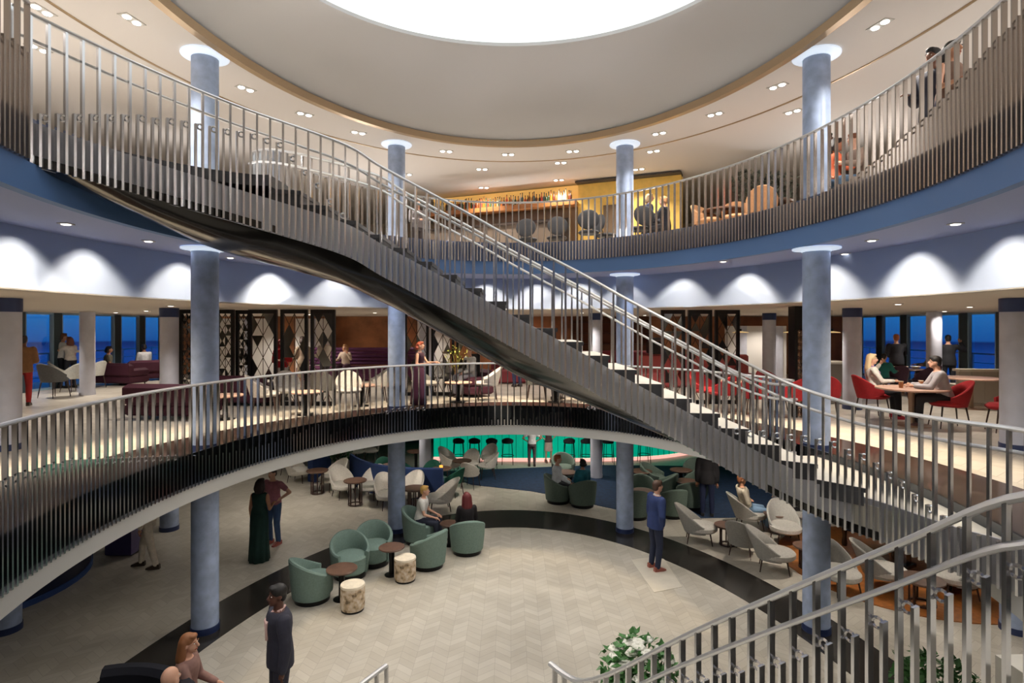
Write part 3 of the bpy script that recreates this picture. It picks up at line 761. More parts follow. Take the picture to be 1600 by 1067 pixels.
    bm_ = mat('cloth %d %d %d' % bottom, srgb(*bottom), .85, noise=.10, nscale=14)
    q = MB()
    if garment == 'trousers' or (sit and garment != 'skirt' and garment != 'shorts'):
        q.loft([oval(hip + V((0, 0, -.10 * k)), .150 * k + .016, .11 * k + .016, V((0, 0, 1)), fwd), oval(hip + V((0, 0, 0)), .168 * k + .014, .118 * k + .014, spine, fwd), oval(hip + spine * .07, .158 * k + .014, .112 * k + .014, spine, fwd)])
        for s in (-1, 1):
            hj, kn, an = J[s]; limb(q, hj + V((0, 0, .02)), kn, .086 * k + .012, .058 * k + .012); limb(q, kn, kn.lerp(an, .97), .060 * k + .01, .042 * k + .014)
        q = remesh(q, v, 2); q.build('trousers', bm_, root, 'all')
    elif garment in ('skirt', 'shorts'):
        if sit:
            q.loft([oval(hip + V((0, -.02, -.07)), .17 * k, .12 * k, V((0, 0, 1)), fwd), oval(hip + spine * .08, .15 * k, .115 * k, spine, fwd)])
            for s in (-1, 1): hj, kn, an = J[s]; limb(q, hj, hj.lerp(kn, .8), .094 * k, .078 * k)
        else:
            q.loft([oval(hip + V((0, 0, -.42 * k)), .20 * k, .17 * k, V((0, 0, 1)), fwd), oval(hip + V((0, 0, -.2 * k)), .19 * k, .15 * k, V((0, 0, 1)), fwd), oval(hip + spine * .02, .178 * k, .13 * k, spine, fwd), oval(hip + spine * .12, .155 * k, .115 * k, spine, fwd)])
        q = remesh(q, v, 2); q.build('skirt', bm_, root, 'all')
    else:                                                # long gown with folds to the floor
        Rg = []
        for z, rx, ry in ((.015, .20, .20), (.3 * k, .19, .185), (.55 * k, .185, .165), (.78 * k, .190, .145), (.93 * k, .185, .135), (1.05 * k, .160, .12)):
            f = max(0, 1 - z / .9); Rg.append([V((0, 0, z)) + V(((rx + .016 * f * math.cos(9 * 2 * PI * j / 54)) * math.cos(2 * PI * j / 54), (ry + .016 * f * math.cos(9 * 2 * PI * j / 54)) * math.sin(2 * PI * j / 54), 0)) for j in range(54)])
        q.loft(Rg); q.build('gown', bm_, root, 'all')
    for s in (-1, 1):
        hj, kn, an = J[s]
        if garment == 'dress': continue
        q = MB(); z0 = an.z - .075
        q.loft([[V((an.x + x * w_, an.y + y_, z0 + z_)) for x, y_, z_ in pr] for w_, pr in ((1, [(-.036, -.075, .0), (.036, -.075, 0), (.036, -.07, .085), (-.036, -.07, .085)]), (1, [(-.044, .0, .0), (.044, .0, 0), (.038, 0, .10), (-.038, 0, .10)]), (1, [(-.05, .11, .0), (.05, .11, 0), (.04, .11, .058), (-.04, .11, .058)]), (1, [(-.03, .185, .0), (.03, .185, 0), (.024, .18, .03), (-.024, .18, .03)]))])
        q.build('shoe', cm(shoes, .4), root, True)
    if not bald:
        q = MB(); c = head + V((0, -.018, .045 * k))
        q.ball(c, (.084 * k, .098 * k, .088 * k), 16)
        q.ball(head + M @ V((0, -.055, -.01)), (.078 * k, .055 * k, .075 * k), 14)
        q.ball(head + M @ V((0, .045, .095 * k)), (.062 * k, .048 * k, .03 * k), 12)
        if hairlen > 0:
            for sx, oy in ((-.062, -.03), (0, -.075), (.062, -.03), (-.04, -.065), (.04, -.065)):
                a = head + M @ V((sx, oy, .04)); bq = head + M @ V((sx * 1.25, oy - .025, -hairlen * .55)); c2 = head + M @ V((sx * 1.1, oy - .03, -hairlen))
                q.tube([a, bq, c2], [.042, .048, .022], 10); q.ball(a, .04, 8); q.ball(c2, .024, 8)
        q = remesh(q, v * .9, 3); q.build('hair', hcol, root, 'all')
    return root
# ------------------------------------------------------------------ ground floor
SAGE = (112, 134, 126); SAGE2 = (92, 108, 98); GREYW = (206, 202, 194); WHITE = (226, 220, 210); GREEN = (24, 88, 72); GREY = (112, 112, 112); RED = (150, 22, 30); MAR = (62, 16, 38); PLUM = (70, 44, 62); BLK = (15, 17, 24)
def seatp(loc, face, back=.06): a = R(face); return Vector((loc[0] - math.sin(a) * back, loc[1] - math.cos(a) * back, loc[2]))
def G(px, py, z=0.): 
    p = P(px, py, z); p.z = z; return p
g = 'sage tub armchairs on the dance floor edge'
for px, py, fc, lb in ((488, 936, 55, 'sage green tub armchair nearest the camera, turned with its back to the left front'), (547, 899, 150, 'sage tub armchair behind the nearer dark round table, its seat facing us'), (584, 880, 165, 'sage tub armchair at the dark marble ring facing us beside the second round table'), (669, 884, -62, 'sage tub armchair right of the second drum stool, its curved back to the right'), (655, 846, 100, 'sage tub armchair holding the blonde woman in white'), (730, 862, -12, 'sage tub armchair holding the red haired woman, seen from behind')):
    place(('tub', SAGE), 'tub_armchair', lb, 'armchair', G(px, py), fc, g)
place(('pedtable', .55, .27, 'walnut', 'black'), 'pedestal_table', 'low round dark table between the two nearest sage armchairs', 'table', G(534, 936), 0, 'low dark tables among the sage armchairs')
place(('pedtable', .55, .25, 'walnut', 'black'), 'pedestal_table', 'low round dark table behind the second drum stool', 'table', G(612, 898), 0, 'low dark tables among the sage armchairs')
place(('pedtable', .50, .22, 'walnut', 'black'), 'pedestal_table', 'small black table between the blonde and the red haired woman', 'table', G(703, 852), 0, 'low dark tables among the sage armchairs')
place(('drum',), 'drum_stool', 'mottled ivory drum stool in front of the nearer dark table', 'stool', G(551, 952), 0, 'mottled drum stools')
place(('drum',), 'drum_stool', 'mottled ivory drum stool farther back beside a sage armchair', 'stool', G(633, 906), 30, 'mottled drum stools')

g = 'sage armchairs on the navy carpet'
for px, py, fc, lb in ((872, 784, 90, 'grey green armchair holding the man in a white shirt near the emerald bar'), (910, 790, -15, 'grey green armchair seen from behind under the person in teal'), (880, 748, 175, 'grey green armchair facing us across the small table by the emerald bar'), (1004, 790, 180, 'grey green armchair right behind the right rear column facing us'), (992, 808, 5, 'grey green armchair half hidden by the right rear column, back to us'), (1050, 806, -10, 'grey green armchair right of the man in navy, back to us'), (1079, 793, 0, 'dark grey armchair behind the man in navy, back to us beside a table'), (1037, 781, -60, 'grey green armchair in the middle of the right hand carpet group'), (1021, 765, 120, 'grey green armchair far back near the bar stools'), (1087, 759, 200, 'grey green armchair at the far end of the bar carpet'), (1086, 776, -95, 'pale grey green armchair left of the man in black')):
    place(('tub', SAGE2), 'tub_armchair', lb, 'armchair', G(px, py), fc, g)
for px, py, lb in ((884, 768, 'small dark table between the man in white shirt and the emerald bar chairs'), (1003, 802, 'round walnut table just right of the right rear column'), (1002, 766, 'far round walnut table close to the bar stools'), (1064, 764, 'round walnut table near the right end of the emerald bar'), (1073, 784, 'round walnut table beside the man in black')):
    place(('pedtable', .58, .32, 'walnut', 'black'), 'pedestal_table', lb, 'table', G(px, py), 0, 'walnut tables on the navy carpet')

g = 'grey shell lounge chairs on the right'
for px, py, fc, lb in ((1091, 846, 105, 'grey shell lounge chair right of the man in navy, in side view'), (1162, 866, 40, 'grey shell lounge chair turned away beside the round table'), (1208, 890, 112, 'grey shell lounge chair nearest the right front column, facing right'), (1226, 846, 186, 'grey shell lounge chair facing us left of the right front column'), (1170, 824, 98, 'grey shell lounge chair holding the man in a cream sweater'), (1310, 922, 172, 'grey lounge chair seen through the nearest stair railing beside the column'), (1378, 918, 118, 'grey shell lounge chair on the parquet edge behind the nearest railing'), (1496, 930, -78, 'pale lounge chair right of the walnut table behind the nearest railing'), (1560, 905, -110, 'pale lounge chair farthest right behind the nearest railing'), (1255, 822, -80, 'grey lounge chair holding the person in black and white stripes')):
    place(('lounge', (168, 166, 160), GREYW), 'lounge_chair', lb, 'chair', G(px, py), fc, g)
for px, py, lb, r in ((1136, 852, 'round walnut table on rods beside the first grey shell chair', .27), (1212, 832, 'round walnut table in front of the man in a cream sweater', .27), (1262, 888, 'round walnut table half hidden by the right front column', .27), (1441, 945, 'round walnut table on the parquet behind the nearest railing', .34)):
    place(('rodtable', .46, r, 6), 'side_table', lb, 'table', G(px, py), 0, 'walnut rod tables on the right')

g = 'white shell chairs on the left'
for px, py, fc, lb in ((519, 764, 215, 'white shell chair behind the leftmost rod table'), (466, 752, 100, 'grey white chair farthest left below the deck edge'), (536, 776, 140, 'white shell chair in side view between two rod tables'), (580, 777, 195, 'white shell chair behind the middle rod table'), (606, 792, 150, 'white shell chair left of the left rear column'), (640, 788, 200, 'white shell chair just right of the left rear column'), (688, 797, -105, 'white open backed chair above the blonde woman'), (736, 744, 190, 'white chair by the dark teal end of the bar'), (762, 748, -100, 'white chair right of the small table at the teal bar end'), (700, 738, 120, 'white chair at the far table beside the pale rear column'), (764, 734, 200, 'far white chair against the teal bar front'), (735, 762, 20, 'grey white chair with its back to us before the bar'), (704, 748, 60, 'grey white chair left of the small wooden table'), (470, 735, 130, 'grey chair in the far left group under the deck'), (455, 742, -60, 'grey chair with dark legs at the far left edge'), (580, 722, 180, 'dark grey chair far back behind the navy bench'), (556, 724, 120, 'pale chair far back behind the potted tree')):
    place(('dining' if px > 690 or py < 745 else 'lounge', WHITE if 'white' in lb else (130, 128, 122), (235, 230, 220)), 'lounge_chair', lb, 'chair', G(px, py), fc, g)
for px, py, lb in ((496, 771, 'leftmost walnut table on dark rods under the deck'), (555, 789, 'middle walnut table on dark rods left of the column'), (648, 803, 'walnut table on dark rods right of the left rear column')):
    place(('rodtable', .68, .31, 8), 'rod_table', lb, 'table', G(px, py), 0, 'tall walnut rod tables')
for px, py, lb in ((722, 752, 'small wooden table between the white chairs at the teal bar end'), (650, 735, 'wooden table far back beside the pale rear column'), (612, 760, 'dark cafe table with a candle behind the navy bench'), (690, 766, 'dark cafe table with an orange candle near the green chairs')):
    place(('pedtable', .66, .30, 'walnut', 'black'), 'cafe_table', lb, 'table', G(px, py), 0, 'far cafe tables')
for px, py, lb in ((612, 760, 'glowing amber candle on the cafe table behind the navy bench'), (690, 766, 'glowing amber candle on the cafe table by the green chairs')):
    p = G(px, py); t = thing('candle', lb, 'candle', (p.x, p.y - .12, .66))
    MB().lathe([(.001, 0), (.045, 0), (.055, .1), (.05, .1), (.04, .02)], 16, cap=False).build('glass_cup', mat('amber glass', srgb(240, 170, 80), .2, emit=srgb(255, 170, 70), strength=1.2), t, True)
    cup_ = t.children[0]
    MB().lathe([(.03, .01), (.03, .06), (.001, .07)], 12).build('wax', cm((250, 220, 170)), cup_, True)
g = 'green velvet dining chairs'
for px, py, fc, lb in ((598, 760, 170, 'emerald velvet chair left of the left rear column'), (646, 762, 60, 'emerald velvet chair in side view right of the left rear column'), (674, 766, 185, 'emerald velvet chair with a round back behind the navy bench'), (708, 774, -60, 'emerald velvet chair nearest the open floor, tilted to the left')):
    place(('dining', GREEN), 'dining_chair', lb, 'chair', G(px, py), fc, g)

# navy bench in two runs
mnv = fab((20, 46, 92))
def bench(label, path, hb=.86):
    t = thing('bench', label, 'bench')
    MB().sweep(path, [(-.06, 0), (.06, 0), (.06, hb - .03), (.03, hb), (-.03, hb), (-.06, hb - .03)]).build('backrest', mnv, t)
    MB().sweep(path, [(.06, .12), (.55, .12), (.57, .40), (.52, .45), (.06, .45)]).build('seat', mnv, t)
    return t
bench('long curved navy velvet bench with its back to the white shell chairs', resample([(-5.0, 18.0, .01), (-4.4, 17.1, .01), (-3.6, 16.45, .01), (-2.7, 16.2, .01), (-1.9, 16.15, .01)][::-1], .2)[::-1])
bench('short navy velvet bench at the far left beside the potted tree', resample([(-6.3, 18.0, .01), (-6.0, 17.9, .01), (-5.75, 18.3, .01)][::-1], .2)[::-1], .95)

# emerald bar with stools
t = thing('bar_counter', 'long backlit emerald green bar counter with pink lit foot', 'bar')
bp = resample([(-2.8, 20.9, 0), (-1.0, 20.75, 0), (1, 20.7, 0), (3.5, 20.75, 0), (5.6, 21.2, 0), (7.6, 22.4, 0)], .25)
m_em = mat('backlit emerald panel', srgb(0, 150, 122), .3, emit=srgb(0, 176, 140), strength=.6)
q = MB(); q.sweep(bp, [(0, .12), (.3, .12), (.3, 1.02), (0, 1.02)]); q.build('front_panel', m_em, t)
q = MB()
for i in range(0, len(bp) - 1, 1):
    q.box((bp[i].x, bp[i].y - .01, .57), (.015, .03, .9))
q.build('ribs', mat('teal rib', srgb(0, 110, 92), .4), t)
q = MB(); q.sweep(bp, [(-.16, 1.02), (.6, 1.02), (.6, 1.08), (-.16, 1.08)]); q.build('worktop', mat('dark stone worktop', srgb(40, 44, 46), .2), t)
q = MB(); q.sweep(bp, [(-.03, .0), (.2, .0), (.2, .11), (-.03, .11)]); q.build('foot_light', mat('pink lit kick', srgb(240, 190, 180), .5, emit=srgb(255, 190, 175), strength=.9), t)
for k in range(4): MB()
g = 'black bar stools along the emerald bar'
for px in (716, 741, 768, 793, 890, 917, 951, 980, 1010):
    p = Q(px, 20.1); 
    place(('barstool',), 'bar_stool', 'black bar stool standing against the bright emerald front' if px > 850 else 'black bar stool standing against the shadowy teal end of the bar', 'stool', (p.x, 20.25 if px < 960 else 20.45, .013 if p.x > -1 else .013), 0, g)
# shelves behind the bar
t = thing('back_bar', 'dark shelving with teal glow behind the emerald bar', 'shelf', (2.2, 23.6, 0))
q = MB(); q.box((0, .1, 1.1), (9.4, .3, 2.2)); q.build('cabinet', mat('dark bar cabinet', srgb(22, 30, 36), .4), t)
for k in range(3): q = MB(); q.box((0, -.14, .9 + k * .42), (9.2, .22, .03)); q.build('shelf', M_BLKM, t)

# potted tree, flower planters
M_LEAF = mat('deep green leaf', srgb(46, 84, 44), .5, noise=.4, nscale=20); M_LEAF2 = mat('fresh green leaf', srgb(70, 122, 62), .5, noise=.4, nscale=20); M_PETAL = mat('white petal', srgb(236, 236, 226), .6)
def leaf_cloud(q, c, r, n, size, mi=0, up=.3, rnd=random):
    for _ in range(n):
        a, b = rnd.uniform(0, 2 * PI), math.acos(rnd.uniform(-1, 1)); k = rnd.uniform(.45, 1) ** .6
        p = Vector(c) + Vector((math.sin(b) * math.cos(a) * r[0], math.sin(b) * math.sin(a) * r[1], math.cos(b) * r[2])) * k
        M = Matrix.Rotation(rnd.uniform(0, 6.3), 3, 'Z') @ Matrix.Rotation(rnd.uniform(-1.2, 1.2), 3, 'X')
        s = size * rnd.uniform(.7, 1.3)
        vs = [M @ Vector(v) for v in ((0, 0, 0), (.35 * s, .4 * s, .06 * s), (0, s, 0), (-.35 * s, .4 * s, .06 * s))]
        q.add([p + v for v in vs], [(0, 1, 2), (0, 2, 3)], mi)
p = G(528, 752)
t = thing('potted_tree', 'small leafy potted tree beside the navy bench under the deck', 'plant', p)
MB().lathe([(.001, 0), (.17, 0), (.21, .34), (.18, .34), (.17, .28), (.001, .28)], 24, cap=False).build('pot', cm((60, 56, 52)), t, True)
q = MB(); q.tube([(0, 0, .28), (.02, .01, .7), (0, 0, 1.0)], [.025, .02, .012])
for a in range(5): q.tube([(0, 0, .7), (math.cos(a * 1.26) * .25, math.sin(a * 1.26) * .25, 1.05)], [.012, .006])
q.build('trunk', cm((84, 64, 48)), t, True)
q = MB(); leaf_cloud(q, (0, 0, 1.05), (.5, .5, .38), 420, .12); q.build('foliage', M_LEAF, t)
def planter(label, loc, w, flowers):
    t = thing('flower_planter' if flowers else 'planter', label, 'plant', loc)
    q = MB(); q.lathe([(.001, 0), (.24, 0), (.32, .42), (.28, .42), (.26, .34), (.001, .34)], 28, cap=False); q.build('pot', cm((190, 186, 178)), t, True)
    q = MB()
    for k in range(9): q.tube([(0, 0, .34), (math.cos(k * .7) * .14, math.sin(k * .7) * .14, .62), (math.cos(k * .7) * .30, math.sin(k * .7) * .30, .82)], [.01, .008, .005], 5)
    q.build('stem', cm((70, 92, 52)), t)
    q = MB(); leaf_cloud(q, (0, 0, .72), (w, w, .32), 520, .11); fo = q.build('foliage', M_LEAF2, t)
    if flowers:
        rnd = random.Random(3)
        for _ in range(26):
            a = rnd.uniform(0, 2 * PI); rr = w * rnd.uniform(0, .85); z = .98 - .28 * (rr / w) ** 2 + rnd.uniform(-.06, .05)
            q = MB(); q.ball((rr * math.cos(a), rr * math.sin(a), z), (.02, .02, .015), 6)
            for k in range(6):
                b = k * PI / 3; q.ball((rr * math.cos(a) + .045 * math.cos(b), rr * math.sin(a) + .045 * math.sin(b), z + .008), (.036, .036, .018), 6, M=Matrix.Rotation(b, 4, 'Z'))
            q.build('blossom', M_PETAL, fo, True)
    return t
planter('white flowering planter on the tiles just beyond the foot of the nearest railing', G(1003, 1150) + Vector((0, .15, 0)), .48, True)
planter('green leafy planter seen through the nearest railing at the lower right', (4.85, 6.55, 0), .5, False)

# grand piano under the stair foot
pl = thing('grand_piano', 'black grand piano on the amber parquet below the stair foot', 'piano', (7.7, 11.9, .012), rz=R(25))
outline = []
for a, b in ((-.75, -.75), (.75, -.75), (.75, .0), (.68, .55), (.45, .95), (.1, 1.15), (-.3, 1.15), (-.62, 1.0), (-.75, .75)): outline.append((a, b))
MB().prism(outline, .66, .96).build('case', mat('black lacquer', srgb(14, 14, 16), .08, coat=1.), pl)
MB().prism([(x * 1.02, y * 1.02) for x, y in outline], .965, .99).build('lid', mat('black lacquer', srgb(14, 14, 16), .08), pl)
MB().box((0, -.84, .72), (1.3, .2, .04)).build('keyboard', cm((240, 238, 230), .3), pl)
for x, y in ((-.6, -.55), (.6, -.55), (0, .85)): MB().lathe([(.05, 0), (.06, .06), (.045, .2), (.075, .66)], 16, (x, y, 0)).build('leg', mat('black lacquer', srgb(14, 14, 16), .08), pl, True)
q = MB(); q.box((0, -.5, .3), (.06, .06, .6)); q.box((0, -.5, .06), (.3, .12, .06)); q.build('pedal_lyre', mat('black lacquer', srgb(14, 14, 16), .08), pl)
t = thing('piano_bench', 'black piano bench on the parquet in front of the grand piano', 'bench', (8.25, 10.75, .012), rz=R(25))
MB().box((0, 0, .46), (.75, .36, .08), bev=.03).build('seat', fab((26, 26, 28)), t)
for x in (-.32, .32):
    for y in (-.13, .13): MB().box((x, y, .21), (.04, .04, .42)).build('leg', M_BLKM, t)

# navy curved desk at the left under the deck
t = thing('reception_desk', 'navy curved counter with blue lit foot at the left under the middle deck', 'counter')
dp = [Vector((-10.3 + 2.1 * math.cos(a), 10.6 + 2.1 * math.sin(a), 0)) for a in [R(-80 + i * 8) for i in range(21)]]
MB().sweep(dp, [(0, .1), (.1, .1), (.1, 1.02), (0, 1.02)]).build('front_panel', mat('navy lacquer', srgb(24, 32, 62), .3), t, True)
MB().sweep(dp, [(-.06, 1.02), (.5, 1.02), (.5, 1.07), (-.06, 1.07)]).build('worktop', mat('navy top', srgb(32, 36, 52), .2), t, True)
MB().sweep(dp, [(-.02, 0), (.06, 0), (.06, .1), (-.02, .1)]).build('foot_light', mat('blue lit kick', srgb(26, 40, 74), .5, emit=srgb(70, 110, 180), strength=.02), t, True)
p = G(198, 862); t = thing('plinth_stand', 'purple square plinth at the far end of the navy counter', 'plinth', p)
MB().box((0, 0, .45), (.55, .55, .86), bev=.02).build('body', mat('purple lacquer', srgb(76, 66, 112), .4), t); MB().box((0, 0, .9), (.6, .6, .05)).build('top', mat('navy top', srgb(32, 36, 52), .2), t)

# sofa in the lower left corner
t = thing('sofa', 'near black curved sofa cut by the bottom left edge of the picture', 'sofa', (-3.95, 6.05, .008), rz=R(-60))
f = fab((20, 22, 34))
pa = [Vector((1.05 * math.cos(a), 1.05 * math.sin(a) - .55, 0)) for a in [R(10 + i * 8) for i in range(21)]]
MB().sweep(pa, [(-.09, .06), (.09, .06), (.1, .74), (.04, .8), (-.05, .8), (-.1, .74)]).build('backrest', f, t, True)
MB().sweep(pa, [(.09, .06), (.75, .06), (.77, .36), (.72, .43), (.09, .43)]).build('seat', f, t, True)

# ground floor people
person('tall man in dark suit and open pink shirt standing on the tiles at lower left', G(438, 1148), -125, 'stand', 'dark', (48, 48, 62), (44, 44, 58), (24, 20, 20), (26, 22, 22), 1.82, arms=('down', 'pocket'), coat=True, shirt=(232, 196, 190), lean=2, yaw=-6)
person('woman with long auburn hair and patterned blouse seated on the dark corner sofa', (-3.82, 6.75, .0), 82, 'sit', 'light', (146, 112, 104), (40, 40, 48), (146, 96, 62), (30, 28, 30), 1.68, True, .30, ('lap', 'knee'), yaw=10, seat=.37)
person('balding man seated on the dark corner sofa, only his head in view', (-3.56, 5.80, .0), 20, 'sit', 'light', (40, 44, 60), (34, 36, 46), (120, 100, 84), (30, 28, 30), 1.74, arms=('lap', 'lap'), bald=True, seat=.44, lean=14)
person('woman in long dark green gown, bare back to us, near the left column', G(405, 876), 8, 'stand', 'tan', (18, 52, 46), (16, 50, 44), (40, 24, 22), (20, 20, 20), 1.72, True, .16, ('down', 'hold'), sleeve='none', garment='dress')
person('person in pink shirt and blue jeans standing beside the green gown', G(428, 850), -160, 'stand', 'light', (170, 110, 124), (66, 92, 132), (60, 40, 34), (170, 90, 80), 1.74, arms=('hip', 'hold'), sleeve='short')
person('person in pale cream suit walking by the navy counter at the left', G(232, 886), -100, 'stand', 'tan', (222, 212, 196), (222, 212, 196), (50, 34, 28), (60, 48, 40), 1.76, stride=.6)
person('man in navy jacket and brown shoes standing on a pale floor patch, looking right', G(1024, 889), 72, 'stand', 'light', (34, 52, 100), (30, 38, 62), (72, 50, 40), (150, 84, 70), 1.80, arms=('down', 'pocket'), coat=True, shirt=(236, 236, 236))
person('man in white shirt with hands on hips at the emerald bar, back to us', G(831, 728), 0, 'stand', 'tan', (236, 236, 236), (96, 84, 88), (60, 44, 36), (40, 30, 28), 1.44, arms=('hip', 'hip'), sleeve='short')
person('woman in dark patterned top and pale skirt at the emerald bar', G(857, 722), 170, 'stand', 'light', (86, 70, 70), (206, 186, 176), (50, 34, 30), (120, 80, 70), 1.38, True, .22, ('hip', 'hip'), garment='skirt', sleeve='none')
p = G(872, 784); person('red haired man in white shirt seated near the emerald bar', seatp(p, 90), 90, 'sit', 'light', (226, 230, 236), (36, 36, 44), (172, 92, 56), (40, 30, 30), 1.76, arms=('lap', 'knee'), seat=.42)
p = G(910, 790); person('dark haired person in teal top seated with back to us near the bar', seatp(p, -15), -15, 'sit', 'tan', (30, 104, 122), (36, 40, 50), (26, 20, 22), (30, 30, 30), 1.68, True, .06, ('lap', 'lap'), seat=.42)
person('man in black standing with his back to us before the navy carpet', G(1105, 806), 15, 'stand', 'tan', (26, 24, 28), (24, 34, 66), (44, 32, 28), (24, 24, 26), 1.80, arms=('down', 'down'), coat=True)
p = G(1170, 824); person('man in cream sweater and pale jeans reclining in a grey shell chair', seatp(p, 98), 92, 'sit', 'tan', (206, 194, 174), (128, 158, 188), (132, 82, 52), (210, 210, 210), 1.78, arms=('fold', 'fold'), seat=.39, lean=-12)
p = G(1247, 822); person('person in black and white stripes seated behind the right front column', seatp(p, -80), -80, 'sit', 'light', (150, 150, 152), (26, 26, 30), (40, 30, 30), (30, 30, 30), 1.7, True, .2, ('table', 'table'), seat=.39, lean=14)
p = G(655, 846); person('blonde woman in white tee and dark jeans seated in a sage armchair', seatp(p, 95, -.02), 95, 'sit', 'light', (230, 226, 220), (40, 44, 62), (214, 172, 96), (30, 30, 30), 1.68, True, .0, ('lap', 'lap'), sleeve='short', seat=.42, lean=10)
p = G(730, 862); person('woman with long dark red hair seated with her back to us', seatp(p, -12, -.02), -14, 'sit', 'light', (28, 22, 26), (28, 24, 30), (92, 26, 30), (230, 230, 230), 1.66, True, .34, ('lap', 'lap'), seat=.42)

# ------------------------------------------------------------------ middle deck
H1 = lambda px, py: G(px, py, Z1)
place(('dining', (92, 94, 96)), 'dining_chair', 'dark grey chair seen from behind at the far left of the middle deck', 'chair', H1(84, 621), 8, None, 1.15)
place(('dining', (196, 196, 192)), 'dining_chair', 'pale grey chair beside the couple, nearer the railing', 'chair', H1(115, 612), -70, None, 1.05)
place(('dining', (196, 196, 192)), 'dining_chair', 'pale grey chair between the couple and the maroon sofa', 'chair', H1(147, 606), -75, None, 1.05)
place(('dining', (206, 204, 200)), 'dining_chair', 'white chair half hidden behind the dark grey chair', 'chair', H1(98, 607), 60, None, 1.05)
place(('sofa', MAR, 1.7), 'sofa', 'long maroon sofa by the left sea windows, back to us', 'sofa', H1(185, 601), 12)
place(('sofa', MAR, 1.2), 'sofa', 'shorter maroon sofa at the left windows next to the slate column', 'sofa', H1(228, 594), -40)
place(('sofa', MAR, 1.7), 'sofa', 'maroon sofa behind the railing near the left front column', 'sofa', H1(272, 652), 5)
place(('sofa', MAR, 1.3), 'sofa', 'maroon sofa behind the decorative screens at the left', 'sofa', H1(388, 632), 8)
g = 'pale and grey lounge chairs behind the railing'
for px, py, fc, c, lb in ((449, 640, 150, (222, 218, 210), 'white tub chair behind the railing below the third screen'), (504, 636, -5, (118, 116, 112), 'dark grey tub chair with its back to us right of the white one'), (588, 628, -110, (222, 218, 210), 'white chair left of the left rear column behind the railing'), (664, 626, 100, (150, 146, 140), 'grey chair just right of the left rear column behind the railing'), (762, 626, -95, (214, 208, 204), 'white chair facing left beside the man in a white jacket'), (838, 624, 95, (122, 122, 116), 'grey chair facing right under the stair'), (545, 640, 160, (200, 196, 190), 'pale chair between the dark grey chair and the column'), (892, 628, -90, (198, 190, 180), 'pale chair in the shade where stair meets railing'), (690, 612, 180, (140, 136, 130), 'grey chair facing us behind the pink topped table'), (412, 648, 70, (196, 190, 184), 'pale chair at the left end of the screens')):
    place(('dining', c), 'lounge_chair', lb, 'chair', H1(px, py), fc, g, 1.08)
for px, py, lb in ((716, 628, 'round pink topped table in front of the man in a white jacket'), (868, 628, 'round pink topped table under the middle of the stair'), (478, 648, 'small pink topped table between the white and grey tub chairs'), (566, 634, 'small pink topped table left of the left rear column'), (352, 655, 'pink topped table beside the maroon sofa')):
    place(('pedtable', .52, .36, 'pink', 'black'), 'pedestal_table', lb, 'table', H1(px, py), 0, 'pink topped tables')
place(('sofa', MAR, 1.1), 'sofa', 'small maroon armchair sofa holding the man in a white jacket', 'sofa', H1(738, 618), -120)

# decorative screens
M_SCR = mat('black screen frame', srgb(26, 25, 27), .35, metal=.5); M_TRI = mat('bronze lattice', srgb(88, 74, 60), .35, metal=.7)
M_TRIB = mat('smoked mirror tile', srgb(150, 148, 142), .12, metal=1.); M_TRID = mat('black lattice tile', srgb(22, 21, 22), .3)
def screen(label, px0, px1, d, rz=0., seed=0):
    x0, x1 = (px0 - CX) * d / F, (px1 - CX) * d / F; w = x1 - x0; h = 5.27 - Z1 - .02
    t = thing('decorative_screen', label, 'screen', ((x0 + x1) / 2, d, Z1), rz=R(rz), group='black framed decorative screens')
    q = MB()
    for sx in (-1, 1): q.box((sx * (w / 2 - .035), 0, h / 2), (.07, .09, h))
    q.box((0, 0, h - .05), (w - .14, .09, .10)); q.box((0, 0, .05), (w - .14, .09, .10)); q.build('frame', M_SCR, t)
    iw = w - .14; rnd = random.Random(seed); cell = iw / 2; nrow = max(3, int((h - .2) / (cell * 1.7))); ch = (h - .2) / nrow
    q, m1, m2 = MB(), MB(), MB()
    for r_ in range(nrow):
        for c in range(2):
            xa, xb = -iw / 2 + c * cell, -iw / 2 + (c + 1) * cell; za, zb = .1 + r_ * ch, .1 + (r_ + 1) * ch; xm, zm = (xa + xb) / 2, (za + zb) / 2
            for a, b in (((xa, za), (xb, zb)), ((xb, za), (xa, zb))):
                q.tube([(a[0], 0, a[1]), (b[0], 0, b[1])], .009, 4)
            tri = [((xa, za), (xb, za), (xm, zm)), ((xa, zb), (xb, zb), (xm, zm)), ((xa, za), (xa, zb), (xm, zm)), ((xb, za), (xb, zb), (xm, zm))]
            for T in tri:
                u = rnd.random()
                if u < .76: continue
                (m1 if u < .92 else m2).add([(x, y, z) for y in (-.012, .012) for x, z in T], [(0, 1, 2), (5, 4, 3), (0, 3, 4, 1), (1, 4, 5, 2), (2, 5, 3, 0)])
    q.tube([(0, 0, .1), (0, 0, h - .1)], .009, 4); q.build('lattice', M_TRI, t)
    if m1.v: m1.build('mirror_tile', M_TRIB, t, kind='stuff')
    if m2.v: m2.build('black_tile', M_TRID, t, kind='stuff')
for i, (a, b, lb) in enumerate(((281, 303, 'at the left edge of the left front column'), (338, 366, 'just right of the left front column'), (369, 392, 'narrow one, second right of the left front column'), (389, 433, 'wide one with a red figure seen through it'), (439, 481, 'wide one left of the last screen'), (486, 524, 'last of the left row beside the copper mural'))):
    screen('black framed triangle lattice screen, ' + lb, a, b, 14.75 if i == 2 else 14.3, 0, i)
for i, (a, b, lb) in enumerate(((632, 670, 'just right of the left rear column'), (674, 710, 'behind the man in a white jacket'), (713, 750, 'partly under the stair'))): screen('black framed triangle lattice screen, ' + lb, a, b, 16.4, 0, 20 + i)
